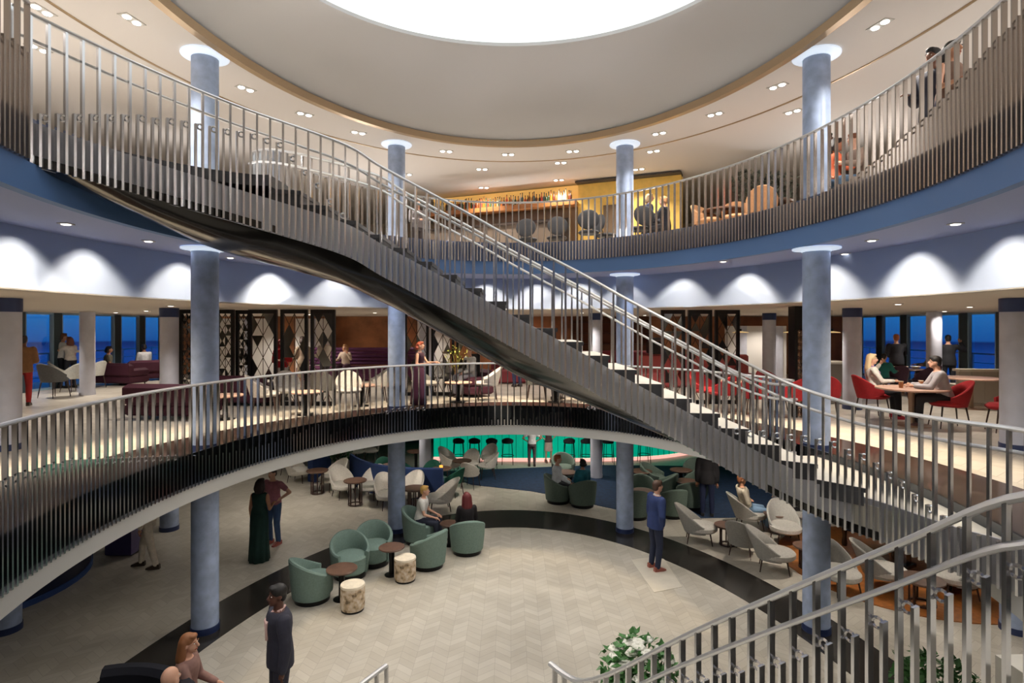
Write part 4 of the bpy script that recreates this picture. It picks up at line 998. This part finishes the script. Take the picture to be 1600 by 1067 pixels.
for i, (a, b, lb) in enumerate(((1033, 1070, 'leftmost of the three right of the stair'), (1075, 1112, 'middle of the three right of the stair'), (1117, 1155, 'rightmost of the three right of the stair'))): screen('black framed triangle lattice screen, ' + lb, a, b, 14.6, 0, 30 + i)
# tall post with stacked logs pattern
t = thing('display_post', 'tall black post faced with brown stacked pebbles left of the right front column', 'post', (6.2, 12.45, Z1))
q = MB(); q.box((-.1, 0, 1.2), (.06, .3, 2.38)); q.box((.16, 0, 1.2), (.06, .3, 2.38)); q.box((.03, 0, 2.14), (.2, .28, .5)); q.build('frame', M_SCR, t)
q = MB(); rnd = random.Random(5)
for k in range(26):
    for j in range(2): q.ball((-.02 + j * .1 + rnd.uniform(-.01, .01), -.04, .06 + k * .072), (.052, .07, .042), 8, k % 2)
q.build('pebble_facing', [cm((150, 120, 98), .7), cm((104, 78, 62), .7)], t, True, kind='stuff')

# rose banquette wall and other fixtures at the back
t = thing('banquette', 'long rose red banquette along the back of the middle deck under the stair', 'banquette', (0, 0, Z1))
q = MB(); q.box((2.2, 20.6, .56), (5.8, .25, 1.1), bev=.05); q.build('backrest', fab((150, 62, 74)), t); q = MB(); q.box((2.2, 20.2, .24), (5.8, .6, .44), bev=.05); q.build('seat', fab((160, 74, 84)), t)
t = thing('banquette', 'purple striped banquette below the copper mural left of centre', 'banquette', (0, 0, Z1))
for k in range(5): q = MB(); q.box((-5.4, 21.4 - .02 * k, .62 + k * .13), (4.6, .18, .12), bev=.04); q.build('back_roll', fab((96, 50, 92)), t)
q = MB(); q.box((-5.4, 21.0, .28), (4.6, .65, .5), bev=.05); q.build('seat', fab((84, 36, 70)), t)
t = thing('banquette', 'coral banquette behind the lower steps of the stair', 'banquette', (0, 0, Z1))
q = MB(); q.box((6.0, 19.0, .6), (3.6, .2, .9), bev=.05); q.build('backrest', fab((176, 84, 84)), t); q = MB(); q.box((6.0, 18.7, .24), (3.6, .5, .44), bev=.05); q.build('seat', fab((168, 78, 80)), t)
# wall shelf unit, door panels
t = thing('shelf_unit', 'brown shelf unit seen through the stair railing right of centre', 'shelf', (4.1, 23.6, Z1))
q = MB(); q.box((0, .15, 1.15), (3.2, .1, 2.2)); q.build('back_panel', cm((120, 78, 54)), t)
for k in range(5): q = MB(); q.box((0, -.05, .35 + .45 * k), (3.2, .35, .05)); q.build('shelf', cm((92, 60, 44)), t)
for k in range(4): q = MB(); q.box((-1.58 + 1.053 * k, -.05, 1.15), (.05, .35, 2.2)); q.build('upright', cm((92, 60, 44)), t)
t = thing('wall_panel', 'tall white sliding panel with slate mullions right of the screens', 'panel', (9.35, 22.0, Z1))
q = MB(); q.box((0, 0, 1.0), (2.3, .12, 2.0)); q.build('panel', M_WHITEW, t); q = MB(); q.box((-.55, -.08, 1.0), (.35, .06, 2.0)); q.box((.8, -.08, 1.0), (.4, .06, 2.0)); q.build('pilaster', M_COLP, t)
for x, w_, lb in ((-10.6, 2.2, 'pale beige wall panel behind the left decorative screens'), (-7.9, 1.5, 'narrow white wall panel behind the wide decorative screen'), (-3.1, 1.3, 'grey wall panel behind the screens right of the left rear column')):
    t = thing('wall_panel', lb, 'panel', (x, 23.2, Z1)); q = MB(); q.box((0, 0, 1.15), (w_, .1, 2.3)); q.build('panel', M_WHITEW, t); q = MB(); q.box((0, -.07, 1.15), (.12, .06, 2.3)); q.build('pilaster', M_COLP, t)
t = thing('counter', 'grey square counter between the right front column and the slate column', 'counter', (8.05, 14.9, Z1))
q = MB(); q.box((0, 0, .52), (1.1, .7, 1.0)); q.build('body', cm((118, 112, 106)), t); q = MB(); q.box((0, 0, 1.04), (1.2, .8, .05)); q.build('worktop', cm((196, 190, 180), .3), t)
p = Vector((7.75, 14.8, Z1 + 1.065)); t = thing('fruit_bowl', 'small yellow bowl on the grey square counter', 'bowl', p)
MB().lathe([(.001, 0), (.06, 0), (.14, .06), (.13, .06), (.05, .015), (.001, .015)], 20, cap=False).build('bowl', cm((210, 190, 60)), t, True)
for px in (1157, 1237, 1300):
    p = Q(px, 15.5, 0); z = CZ - (519 - CY) * 15.5 / F
    t = thing('pendant_lamp', 'thin gold disc pendant lamp, %s' % {1157: 'right of the three screens', 1237: 'left of the pebble post', 1300: 'right of the right front column'}[px], 'lamp', (p.x, 15.5, z))
    MB().lathe([(.001, .03), (.2, .0), (.2, -.015), (.001, .012)], 28, cap=False).build('lamp_shade', mat('lit gold disc', srgb(220, 190, 130), .3, metal=.5, emit=srgb(255, 214, 150), strength=.5), t, True)
    MB().lathe([(.03, .01), (.03, .09)], 12).build('socket', M_BLKM, t); MB().tube([(0, 0, .09), (0, 0, 5.27 - z)], .005, 6).build('cord', M_BLKM, t)
t = thing('coffee_counter', 'black coffee machine on the coral banquette ledge behind the stair', 'machine', (4.75, 18.93, Z1 + 1.06)); MB().box((0, 0, .22), (.5, .4, .42), bev=.03).build('body', cm((24, 24, 28), .3), t); MB().box((0, -.15, .5), (.36, .2, .1)).build('top', cm((60, 60, 64), .3), t)

# right side of the middle deck
place(('pedtable', .74, .62, 'pink', 'oak'), 'dining_table', 'large round rosy table between the blonde woman and the man in grey', 'table', H1(1424, 664), 0, 'rosy round tables')
place(('pedtable', .74, .62, 'pink', 'oak'), 'dining_table', 'round rosy table farther back in front of the wooden bench', 'table', H1(1517, 638), 0, 'rosy round tables')
place(('pedtable', .74, .6, 'walnut', 'oak'), 'dining_table', 'dark table with food behind the blonde woman by the right windows', 'table', H1(1410, 616), 0, 'rosy round tables')
g = 'red tub dining chairs on the right'
for px, py, fc, lb in ((1362, 652, 95, 'red tub chair holding the blonde woman'), (1484, 668, -78, 'red tub chair with its back to us holding the man in grey sweater'), (1575, 675, -70, 'empty red tub chair at the right edge of the picture'), (1130, 645, -40, 'red chair behind the lower steps, leftmost'), (1182, 652, 30, 'red chair behind the railing where the stair lands'), (1240, 655, -20, 'red chair left of the right front column'), (1100, 640, 150, 'dark red chair seen between the lowest balusters'), (1205, 640, 170, 'red chair facing us behind the stair landing'), (1290, 650, 30, 'red chair just behind the right front column')):
    place(('dining', RED), 'dining_chair', lb, 'chair', H1(px, py), fc, g, 1.1)
for px, py, lb in ((1155, 645, 'round rosy table among the red chairs behind the stair'), (1222, 650, 'round rosy table left of the right front column')): place(('pedtable', .74, .45, 'pink', 'oak'), 'dining_table', lb, 'table', H1(px, py), 0, 'rosy round tables')
for px, py, fc, lb in ((1398, 622, 10, 'plum chair with its back to us behind the blonde woman'), (1447, 620, -10, 'plum chair with its back to us left of the man in grey')): place(('dining', PLUM), 'dining_chair', lb, 'chair', H1(px, py), fc, 'plum chairs by the right windows', 1.1)
t = thing('wooden_bench', 'long pale wooden plank bench by the right windows', 'bench', (13.0, 14.8, Z1), rz=R(-8))
q = MB()
for k in range(9): q.box((-1.24 + k * .31, 0, .40), (.30, .12, .80))
q.build('back_panel', cm((186, 174, 158)), t); q = MB(); q.box((0, .32, .22), (2.8, .55, .44)); q.build('seat', cm((200, 190, 176)), t)
q = MB(); q.box((0, 0, .83), (2.85, .3, .06)); q.build('ledge', cm((214, 206, 192)), t)
tp = H1(1424, 664)
for k, (dx, lb) in enumerate(((-.24, 'tan paper cup near the blonde woman on the rosy table'), (.26, 'tan paper cup near the man in grey on the rosy table'))):
    t = thing('paper_cup', lb, 'cup', (tp.x + dx, tp.y + (.1 if k else -.05), Z1 + .741), group='tan cups on the rosy table')
    MB().lathe([(.001, 0), (.034, 0), (.044, .12), (.001, .12)], 18, cap=False).build('cup', cm((196, 134, 92)), t, True); cup_ = t.children[0]; MB().lathe([(.046, .118), (.046, .135), (.001, .135)], 18).build('lid', cm((224, 200, 176)), cup_, True)
tp = H1(1410, 616)
for k, lb in enumerate(('white bowl of food at the left of the far dark table', 'white plate of food in the middle of the far dark table', 'large white bowl at the right of the far dark table')):
    t = thing('bowl', lb, 'bowl', (tp.x - .35 + k * .35, tp.y - .05, Z1 + .741)); MB().lathe([(.001, 0), (.06, 0), (.13, .07), (.12, .07), (.05, .015), (.001, .015)], 20, cap=False).build('dish', cm((236, 232, 224), .3), t, True); MB().ball((0, 0, .05), (.1, .1, .03), 10).build('food', cm(((214, 190, 90), (150, 110, 70), (220, 220, 190))[k]), t, True)
p = H1(720, 628)
t = thing('vase_of_twigs', 'thin vase with yellow green twigs on the pink topped table', 'vase', (p.x - .12, p.y + .1, Z1 + .521))
MB().lathe([(.001, 0), (.05, 0), (.07, .08), (.03, .2), (.035, .22), (.02, .2)], 16, cap=False).build('vase', cm((60, 70, 80), .2), t, True)
q = MB(); rnd = random.Random(9)
for k in range(14): a = rnd.uniform(0, 6.28); r_ = rnd.uniform(.1, .38); q.tube([(0, 0, .18), (r_ * .4 * math.cos(a), r_ * .4 * math.sin(a), .45), (r_ * math.cos(a), r_ * math.sin(a), rnd.uniform(.6, .95))], [.006, .005, .003], 4)
leaf_cloud(q, (0, 0, .65), (.35, .35, .3), 90, .05, 1); q.build('twigs', [cm((120, 110, 50)), cm((170, 176, 70))], t)

person('man in tan jacket and red trousers at the far left, back to us', H1(36, 634), -25, 'stand', 'brown', (132, 94, 62), (150, 30, 30), (34, 26, 24), (40, 30, 28), 1.78, coat=True, arms=('down', 'hold'))
person('man in white shirt leaning on the rail in front of the left windows', H1(94, 606), 40, 'stand', 'tan', (230, 234, 240), (34, 40, 52), (96, 60, 42), (30, 30, 30), 1.80, arms=('fold', 'table'), lean=8)
person('woman in white top held by the man in white shirt, red scarf', H1(110, 606), -70, 'stand', 'light', (226, 222, 220), (30, 34, 46), (110, 62, 50), (30, 30, 30), 1.68, True, .2, ('hug', 'fold'), sleeve='short')
person('woman in olive top reading on the maroon sofa by the left windows', H1(166, 601) + Vector((0, .05, 0)), 60, 'sit', 'tan', (98, 96, 84), (196, 130, 104), (30, 22, 22), (40, 34, 34), 1.7, True, .1, ('lap', 'lap'), seat=.45, sleeve='short')
person('man in white shirt and dark waistcoat on the shorter maroon sofa', H1(226, 594), -60, 'sit', 'brown', (196, 196, 200), (40, 24, 40), (26, 20, 20), (30, 28, 30), 1.76, arms=('lap', 'lap'), seat=.45)
person('woman in beige dress standing behind the decorative screens', H1(474, 618), -50, 'stand', 'light', (160, 144, 124), (150, 132, 112), (54, 36, 30), (60, 50, 44), 1.72, True, .1, ('fold', 'hold'), garment='skirt')
person('man in beige shirt with dark trousers seen through the last left screen', H1(508, 612), -60, 'stand', 'tan', (150, 138, 124), (50, 44, 48), (30, 24, 24), (30, 28, 28), 1.72, arms=('hold', 'fold'), stride=.3)
person('blonde woman seated far back before the purple banquette', H1(540, 596), 190, 'sit', 'light', (196, 176, 160), (70, 40, 60), (176, 128, 84), (40, 36, 36), 1.66, True, .15, ('face', 'table'), seat=.5)
person('red haired woman in maroon dress right of the left rear column', H1(654, 632), 100, 'stand', 'light', (52, 22, 40), (66, 20, 52), (150, 66, 40), (30, 26, 30), 1.62, True, .08, ('table', 'hold'), garment='dress', sleeve='none')
p = H1(738, 618); person('balding man in white jacket and pale trousers seated behind the railing', seatp(p, -120, -.05), -125, 'sit', 'light', (222, 220, 216), (170, 168, 178), (120, 90, 70), (60, 46, 40), 1.80, arms=('lap', 'lap'), coat=True, shirt=(40, 40, 44), seat=.5, yaw=-20)
person('person in yellow white top and blue jeans standing before the rose banquette', H1(808, 604), -30, 'stand', 'light', (216, 206, 170), (46, 58, 104), (190, 150, 96), (60, 44, 40), 1.72, arms=('face', 'hip'), sleeve='short')
person('man in dark navy suit seated under the stair leaning forward', H1(846, 622), 120, 'sit', 'light', (40, 46, 66), (34, 36, 50), (196, 150, 96), (40, 30, 28), 1.76, arms=('knee', 'knee'), seat=.46, lean=22)
person('person in red top seen through the wide screen', H1(418, 632) + Vector((0, .9, 0)), 150, 'stand', 'light', (190, 40, 50), (210, 206, 200), (150, 40, 40), (40, 40, 40), 1.68, True, .15, ('fold', 'hold'))
p = H1(1362, 652); person('blonde woman in white cardigan and lilac top drinking at the rosy table', seatp(p, 95, -.03), 105, 'sit', 'light', (228, 222, 214), (28, 28, 34), (232, 204, 160), (190, 40, 60), 1.74, True, .36, ('raise', 'table'), seat=.5, shirt=(170, 140, 180), lean=-4, yaw=25)
p = H1(1484, 668); person('dark haired man in grey sweater seated with his back to us at the rosy table', seatp(p, -70, -.06), -62, 'sit', 'light', (178, 172, 176), (30, 28, 32), (24, 20, 20), (80, 36, 30), 1.80, arms=('table', 'table'), seat=.5, lean=16)
person('red haired man in black standing at the food table by the right windows', H1(1401, 613), 20, 'stand', 'light', (32, 32, 40), (40, 38, 46), (160, 84, 40), (30, 30, 30), 1.78, arms=('hold', 'table'), coat=True)
person('child in teal top seated beside the red haired man in black', H1(1380, 625), 60, 'sit', 'tan', (26, 104, 98), (40, 40, 50), (28, 22, 22), (40, 40, 40), 1.45, arms=('table', 'table'), seat=.5)
person('man in olive sweater seated at the food table facing left', H1(1462, 614), -80, 'sit', 'light', (110, 112, 108), (60, 56, 56), (44, 34, 30), (40, 36, 36), 1.78, arms=('table', 'table'), seat=.52)
person('man in black taking a picture of the sea behind the wooden bench', H1(1520, 620) + Vector((0, .9, 0)), 30, 'stand', 'light', (26, 26, 32), (40, 40, 48), (26, 22, 22), (30, 30, 30), 1.76, arms=('fold', 'raise'), coat=True)

# ------------------------------------------------------------------ upper deck
def on_bar(u, v=0.):                                     # u along the back bar from its left end, v towards us
    a = math.atan2(16.0 - 19.1, 4.76 + 2.6); c, s = math.cos(a), math.sin(a)
    return Vector((-2.6 + u * c - v * s * -1 * -1, 19.1 + u * s - v * c, Z2)), a
p0, ba = on_bar(0)
t = thing('back_bar', 'amber lit back bar on the upper deck, shelf of bottles over dark cabinets', 'bar', (-2.6, 19.1, Z2), rz=ba)
m_am = mat('amber lit panel', srgb(226, 178, 96), .5, emit=srgb(255, 200, 110), strength=.35, noise=.1, nscale=2)
q = MB(); q.box((2.5, .12, 2.04), (5.0, .08, .62)); q.build('lit_back', m_am, t)
q = MB(); q.box((2.5, -.12, 1.76), (5.0, .5, .14)); q.build('bottle_shelf', cm((168, 108, 60), .4), t)
q = MB(); q.box((2.5, .12, .85), (5.0, .1, 1.7)); q.build('mirror_back', cm((120, 92, 66), .3), t)
for k in range(7): q = MB(); q.box((2.55 + k * .34, -.02, .68), (.32, .3, 1.34)); q.build('cabinet_door', cm((24, 28, 38) if k % 3 else (60, 50, 42), .35), t)
for k in range(2): q = MB(); q.box((1.2, -.05, .5 + k * .45), (2.3, .3, .04)); q.build('shelf', cm((150, 100, 60)), t)
q = MB(); q.box((2.4, -1.0, .52), (4.6, .5, 1.04)); q.build('counter_front', cm((110, 96, 84), .4), t)
q = MB(); q.box((2.4, -1.02, 1.07), (4.8, .64, .06)); q.build('worktop', cm((60, 50, 46), .25), t)
T = Matrix.Translation((-2.6, 19.1, Z2)) @ Matrix.Rotation(ba, 4, 'Z')
t = thing('feature_wall', 'bright yellow timber clad box at the right of the upper deck bar', 'wall panel', T @ Vector((5.0, 0, 0)), rz=ba)
m_ye = mat('yellow glowing timber', srgb(222, 182, 92), .5, noise=.12, nscale=5, emit=srgb(230, 180, 80), strength=.12)  # timber is no lamp; a faint glow is put into its material
q = MB(); q.box((1.48, .2, 1.19), (2.96, .4, 2.36)); q.build('cladding', m_ye, t)
q = MB(); q.box((1.48, .0, 2.36), (3.0, .5, .05)); q.build('cap', cm((60, 52, 44)), t)
q = MB(); q.box((.35 + .7, -.03, .85), (.55, .06, 1.6)); q.build('doorway', cm((96, 76, 56)), t)
BOT = {}
cols = [(96, 52, 26), (40, 60, 36), (206, 190, 150), (150, 84, 30), (60, 30, 24), (220, 214, 200), (180, 60, 40), (70, 90, 96)]
rnd = random.Random(11)
for k in range(62):
    c = cols[rnd.randrange(8)]; hh = rnd.choice((.26, .30, .34)); key = (c, hh)
    if key not in BOT:
        q = MB(); q.lathe([(.001, 0), (.036, 0), (.038, .02), (.038, hh * .6), (.014, hh * .76), (.013, hh), (.001, hh)], 12, cap=False)
        q2 = MB(); q2.lathe([(.016, hh), (.016, hh + .03), (.001, hh + .03)], 10); BOT[key] = (q.mesh('bottle', cm(c, .12), True), q2.mesh('stopper', cm((40, 36, 34))))
    w = T @ Vector((.15 + k * .077, -.2 + rnd.uniform(-.05, .05), 1.83))
    o = obj('bottle', BOT[key][0], None, w); tag(o, 'small liquor bottle in the row on the amber lit upper deck shelf', 'bottle', 'liquor bottles on the amber shelf')
    obj('stopper', BOT[key][1], o)
g = 'black oval back chairs at the upper deck bar'
U = lambda px, d: Q(px, d, Z2)
for px, d, fc, lb in ((920, 14.7, 10, 'black round backed chair left of the right rear column on the upper deck'), (998, 14.2, -15, 'black round backed chair just right of the right rear column on the upper deck'), (1018, 14.8, 200, 'black chair at the right of the yellow wall'), (948, 15.2, 60, 'dark chair low behind the upper railing by the column'), (870, 15.6, 0, 'dark chair in front of the black cabinets'), (824, 15.9, 10, 'dark chair left of the black cabinets')):
    place(('oval', BLK), 'bar_chair', lb, 'chair', U(px, d), fc, g, 1.1)
g = 'tan chairs on the right of the upper deck'
for px, d, fc, lb in ((1105, 13.0, 150, 'tan chair at the left end of the right upper deck seating'), (1150, 12.6, 200, 'tan chair beside the planter on the right of the upper deck'), (1190, 11.8, 20, 'tan chair nearest the railing left of the right front column'), (1222, 12.2, 170, 'tan chair behind another left of the right front column'), (1345, 10.4, 60, 'dark tan chair right of the right front column on the upper deck')):
    place(('dining', (168, 122, 84)), 'dining_chair', lb, 'chair', U(px, d), fc, g, 1.1)
for px, d, lb in ((1130, 13.0, 'round table among tan chairs on the upper deck'), (1205, 12.2, 'round table behind the upper railing left of the right front column'), (1322, 10.2, 'table in front of the people in orange on the upper deck')):
    place(('pedtable', .74, .45, 'walnut', 'black'), 'dining_table', lb, 'table', U(px, d), 0, 'upper deck dining tables')
for px, d, lb in ((1168, 13.6, 'dark leafy planter tree on the right of the upper deck'), (1215, 13.9, 'second leafy planter tree left of the right front column up top')):
    t = thing('potted_tree', lb, 'plant', U(px, d)); MB().lathe([(.001, 0), (.2, 0), (.25, .5), (.2, .5), (.2, .44), (.001, .44)], 20, cap=False).build('pot', cm((80, 70, 62)), t, True)
    MB().tube([(0, 0, .44), (0, 0, 1.2)], [.03, .015]).build('trunk', cm((84, 64, 48)), t); q = MB(); leaf_cloud(q, (0, 0, 1.45), (.42, .42, .4), 260, .12); q.build('foliage', mat('dusky leaf', srgb(74, 78, 66), .6, noise=.3, nscale=14), t)
person('person in orange red top seated behind the upper right railing', U(1302, 10.0), 110, 'sit', 'tan', (206, 98, 62), (40, 34, 36), (26, 20, 20), (30, 28, 28), 1.72, True, .1, ('table', 'table'), seat=.5)
person('person in brown jacket seated at the upper right table', U(1338, 9.8), -100, 'sit', 'light', (96, 78, 68), (50, 70, 90), (120, 70, 44), (30, 28, 28), 1.76, arms=('table', 'lap'), seat=.5)
person('man in black standing beyond the people in orange on the upper deck', U(1288, 10.9), 140, 'stand', 'brown', (34, 30, 34), (36, 32, 36), (22, 18, 18), (30, 28, 28), 1.78, arms=('fold', 'down'))
person('man in dark jacket standing at the upper railing near the top right', U(1462, 7.6), -110, 'stand', 'brown', (44, 44, 56), (44, 46, 60), (22, 18, 18), (30, 28, 28), 1.80, arms=('down', 'hold'), coat=True)
person('woman with bare arms beside the man in the dark jacket at the top right', U(1482, 7.2), 160, 'stand', 'tan', (110, 84, 70), (60, 60, 80), (30, 22, 20), (30, 28, 28), 1.68, True, .2, ('fold', 'hold'), sleeve='none')
person('person in black seated behind the stair head at the upper left', U(138, 10.5), 40, 'sit', 'tan', (40, 30, 32), (30, 30, 36), (24, 20, 20), (30, 28, 28), 1.72, arms=('table', 'lap'), seat=.46)
person('person in grey seated behind the upper part of the stair', U(256, 12.5), 60, 'sit', 'light', (150, 146, 150), (50, 50, 60), (44, 34, 30), (30, 28, 28), 1.72, arms=('lap', 'lap'), seat=.46)
person('person in brown standing at the upper bar behind the stair railing', U(652, 16.5), 150, 'stand', 'light', (110, 106, 110), (50, 44, 46), (30, 24, 22), (30, 28, 28), 1.78, arms=('hold', 'fold'))
person('person in black seated by the yellow wall on the upper deck', U(1040, 14.4), -60, 'sit', 'light', (30, 32, 44), (30, 30, 38), (190, 140, 96), (30, 28, 28), 1.74, arms=('table', 'table'), seat=.5)
person('person with pale hair beside the right rear column on the upper deck', U(1012, 15.4), 100, 'stand', 'light', (60, 66, 90), (36, 36, 46), (220, 190, 150), (30, 28, 28), 1.70, True, .12, ('hold', 'fold'))
E_TOP, E_WASH, E_MID, E_LOW, E_POOL, E_UP, E_DOME, EXPOSURE = 270., 400., 145., 85., 320., 100., 110., 0.22
# ------------------------------------------------------------------ lamps
def spot(loc, target, power, size=100, blend=.6, col=(1, .93, .84), rad=.06, name='lamp'):
    l = bpy.data.lights.new(name, 'SPOT'); l.energy = power; l.spot_size = R(size); l.spot_blend = blend; l.color = col; l.shadow_soft_size = rad
    o = bpy.data.objects.new(name, l); COL.objects.link(o); o.location = loc
    o.rotation_euler = (Vector(target) - Vector(loc)).to_track_quat('-Z', 'Y').to_euler()
    return o
def downlight(p, rz, label, group, lens, two=True):
    t = thing('downlight', label, 'light', p, rz=rz, group=group)
    w = .34 if two else .13
    q = MB(); q.box((0, 0, -.006), (w, .16 if two else .13, .012), bev=.003); bz = q.build('bezel', M_BEZEL, t)
    for s in ((-1, 1) if two else (0,)):
        q = MB(); q.lathe([(.001, -.022), (.05 if two else .045, -.022), (.055, -.012)], 16, (s * .085, 0, 0)); q.build('lens', lens, bz)
UP = [(65, 15), (206, 30), (60, 75), (384, 138), (476, 178), (560, 207), (697, 236), (794, 241), (895, 236), (1030, 208), (1117, 178), (1215, 134), (1375, 38), (1239, 174), (1021, 236), (998, 264), (876, 254), (873, 281), (753, 264), (756, 293), (635, 272)]
for i, (px, py) in enumerate(UP):
    p = P(px, py, ZT); p.z = ZT
    downlight(p, math.atan2(p.x, p.y - 7.15) * -1, 'twin square downlight glowing white in the cream ceiling of the upper deck', 'twin downlights in the cream ceiling', M_LAMP)
    spot((p.x, p.y, ZT - .06), (p.x * .75, 7.15 + (p.y - 7.15) * .75, 0) if i in (3, 4, 5, 6, 7, 8, 9, 10, 11) else (p.x, p.y, 0), E_TOP, 120, .7)
for px, py in ((103, 349), (232, 376), (1493, 349), (1362, 375), (1320, 396), (480, 412), (1130, 408), (360, 402)):
    p = P(px, py, 6.07); p.z = 6.07
    downlight(p, 0, 'small recessed spot in the lavender soffit below the upper deck', 'soffit spots below the upper deck', M_LAMPS, False)
# wall washers that draw the scallops on the bulkhead
for sx in (-1, 1):
    prev = None; a = .06; acc = 0
    angs = []
    for px in ((20, 135, 283, 424, 523, 612, 690, 760) if sx < 0 else (1582, 1433, 1296, 1167, 1066, 975, 905, 838)):
        s = (px - CX) / F
        A_, B_, C_ = (s / EB[2]) ** 2 + 1 / EB[3] ** 2, -2 * 7.15 / EB[3] ** 2, (7.15 / EB[3]) ** 2 - 1
        d = (-B_ + math.sqrt(max(0, B_ * B_ - 4 * A_ * C_))) / (2 * A_)
        angs.append(math.atan2(s * d / EB[2], (d - 7.15) / EB[3]))
    for a in angs:
        w = ell(EB, a, -.34); tgt = ell(EB, a, -.06)
        spot((w.x, w.y, 6.02), (tgt.x, tgt.y, 5.0), E_WASH, 112, 1., (1, .81, .56), .10)
# middle deck and ground floor ceilings
rows1 = [(-12, 17.5), (-12.4, 20.5), (-10, 15.8), (-10.5, 12), (-7.2, 12.2), (-6.6, 15.8), (-4.2, 17.8), (-1, 17.5), (2.2, 17.8), (5.2, 16.6), (7.4, 14.4), (7.6, 11.3), (10.2, 12.8), (12.2, 16.2), (10, 18.5), (-7, 20), (0, 21.4), (5, 21.5), (9.5, 21), (-11.5, 9), (11.5, 9), (-13.4, 15.6), (-9, 22), (-3.5, 22)]  # the last entries are added to brighten the window couple and the screens
for x, y in rows1:
    downlight(Vector((x, y, 5.27)), 0, 'small recessed spot in the beige ceiling of the middle deck', 'spots in the middle deck ceiling', M_LAMPS, False)
    spot((x, y, 5.22), (x, y, 0), E_MID, 125, .7, (1, .9, .78))
for a in (-2.0, -1.65, -1.3, -.95, -.6, -.2, .2, .6, .95, 1.3, 1.65, 2.0):
    p = ell(EB, a, -.95); spot((p.x, p.y, 6.03), (p.x, p.y, 0), E_MID * .35, 110, .7, (.86, .90, 1))
rows0 = [(-5.6, 15.2, 1.3), (-3.2, 15.2, 1.2), (-3.6, 18, 1), (-1, 16.4, 1.1), (1.4, 17.5, .9), (3.6, 16.2, .9), (5.2, 13.4, 1.2), (6.0, 16.5, .8), (6.2, 11.6, 1.5), (8.4, 11.2, 1.0), (-7.0, 13.6, .35), (-8, 17.4, .5), (-6.6, 9.6, .12), (-10, 15, .3), (6.6, 8.0, 1.2), (9.5, 14.5, .8), (1.6, 19.0, 1.3), (-6.4, 6.2, .06)]  # the spot by the bar is placed to light the man there
for x, y, k in rows0:
    downlight(Vector((x, y, 2.30)), 0, 'small recessed spot in the soffit over the ground floor', 'spots over the ground floor', M_LAMPS, False)
    spot((x, y, 2.25), (x, y, 0), E_LOW * k, 135, .7, (1, .9, .78))
for x, y in ((-7, 5.5), (-8.5, 1), (0, -1.6), (7, 5.5), (8.5, 1), (-3.5, -1.6), (3.5, -1.6)):  # unseen lamps added at the near end to light the railing fins
    spot((x, y, 5.2), (x * .8, y + 1.5, 0), E_MID * 1.3, 140, .7, (1, .95, .88), .1)
    spot((x, y, 9.05), (x * .7, y + 2, 0), E_TOP * .7, 140, .7, (1, .96, .92), .1)
# unseen uplights added on the upper deck to brighten the ceiling and dome
for a in (-2.2, -1.5, -1.0, -.5, 0, .5, 1.0, 1.5, 2.2):
    p = ell(EO, a, 4.2); spot((p.x, p.y, Z2 + .25), (p.x * .85, 7.15 + (p.y - 7.15) * .85, 9.1), E_UP, 150, .9, (1, .95, .9), .2)
for a in (-2.4, -1.2, -.3, .6, 1.4, 2.4):
    p = ell(EO, a, .35); spot((p.x, p.y, Z2 + .12), (-p.x * .35, 7.15 - (p.y - 7.15) * .35, 9.6), E_DOME, 110, .9, (1, .96, .93), .2)
# spots without fittings, added at the dome edge to brighten the tiles
for a in (-2.3, -1.6, -.8, 0, .8, 1.6, 2.3):
    p = ell((0, 7.15, 4.4, 5.6), a); spot((p.x, p.y, 9.35), (p.x * .35, 7.8 + (p.y - 7.15) * .35, 0), E_POOL, 70, .8, (1, .92, .82), .15)

# ------------------------------------------------------------------ night sea and sky outside
w = bpy.data.worlds.new('night sea'); sc.world = w; w.use_nodes = True
nt = w.node_tree; bg = nt.nodes['Background']; tc = nt.nodes.new('ShaderNodeTexCoord'); sp = nt.nodes.new('ShaderNodeSeparateXYZ'); rp = nt.nodes.new('ShaderNodeValToRGB')
mr = nt.nodes.new('ShaderNodeMapRange'); mr.inputs['From Min'].default_value = -.12; mr.inputs['From Max'].default_value = .12
nt.links.new(tc.outputs['Generated'], sp.inputs[0]); nt.links.new(sp.outputs['Z'], mr.inputs['Value']); nt.links.new(mr.outputs['Result'], rp.inputs['Fac']); nt.links.new(rp.outputs['Color'], bg.inputs['Color'])
els = rp.color_ramp.elements
els[0].position = 0; els[0].color = (*srgb(14, 52, 108), 1); els[1].position = 1; els[1].color = (*srgb(20, 66, 116), 1)
for p_, c in ((.36, srgb(12, 46, 104)), (.415, srgb(6, 28, 74)), (.425, srgb(16, 62, 118)), (.6, srgb(24, 84, 140))):
    e = els.new(p_); e.color = (*c, 1)
bg.inputs['Strength'].default_value = 1.6

# ------------------------------------------------------------------ camera and picture settings
cam = bpy.data.cameras.new('camera'); co = bpy.data.objects.new('camera', cam); COL.objects.link(co); sc.camera = co
co.location = (0, 0, CZ); co.rotation_euler = (PI / 2, 0, 0)
cam.sensor_width = 36; cam.lens = F / 1600 * 36; cam.clip_start = .05; cam.clip_end = 500
cam.shift_x = (800 - CX) / 1600; cam.shift_y = -(533.5 - CY) / 1600
vs = sc.view_settings; vs.view_transform = 'Standard'; vs.look = 'None'; vs.gamma = 1; vs.use_curve_mapping = False; vs.exposure = EXPOSURE
cy = sc.cycles; cy.max_bounces = 7; cy.diffuse_bounces = 4; cy.glossy_bounces = 4; cy.transmission_bounces = 4; cy.sample_clamp_indirect = 3.; cy.sample_clamp_direct = 12; cy.caustics_reflective = False; cy.caustics_refractive = False; cy.use_denoising = True
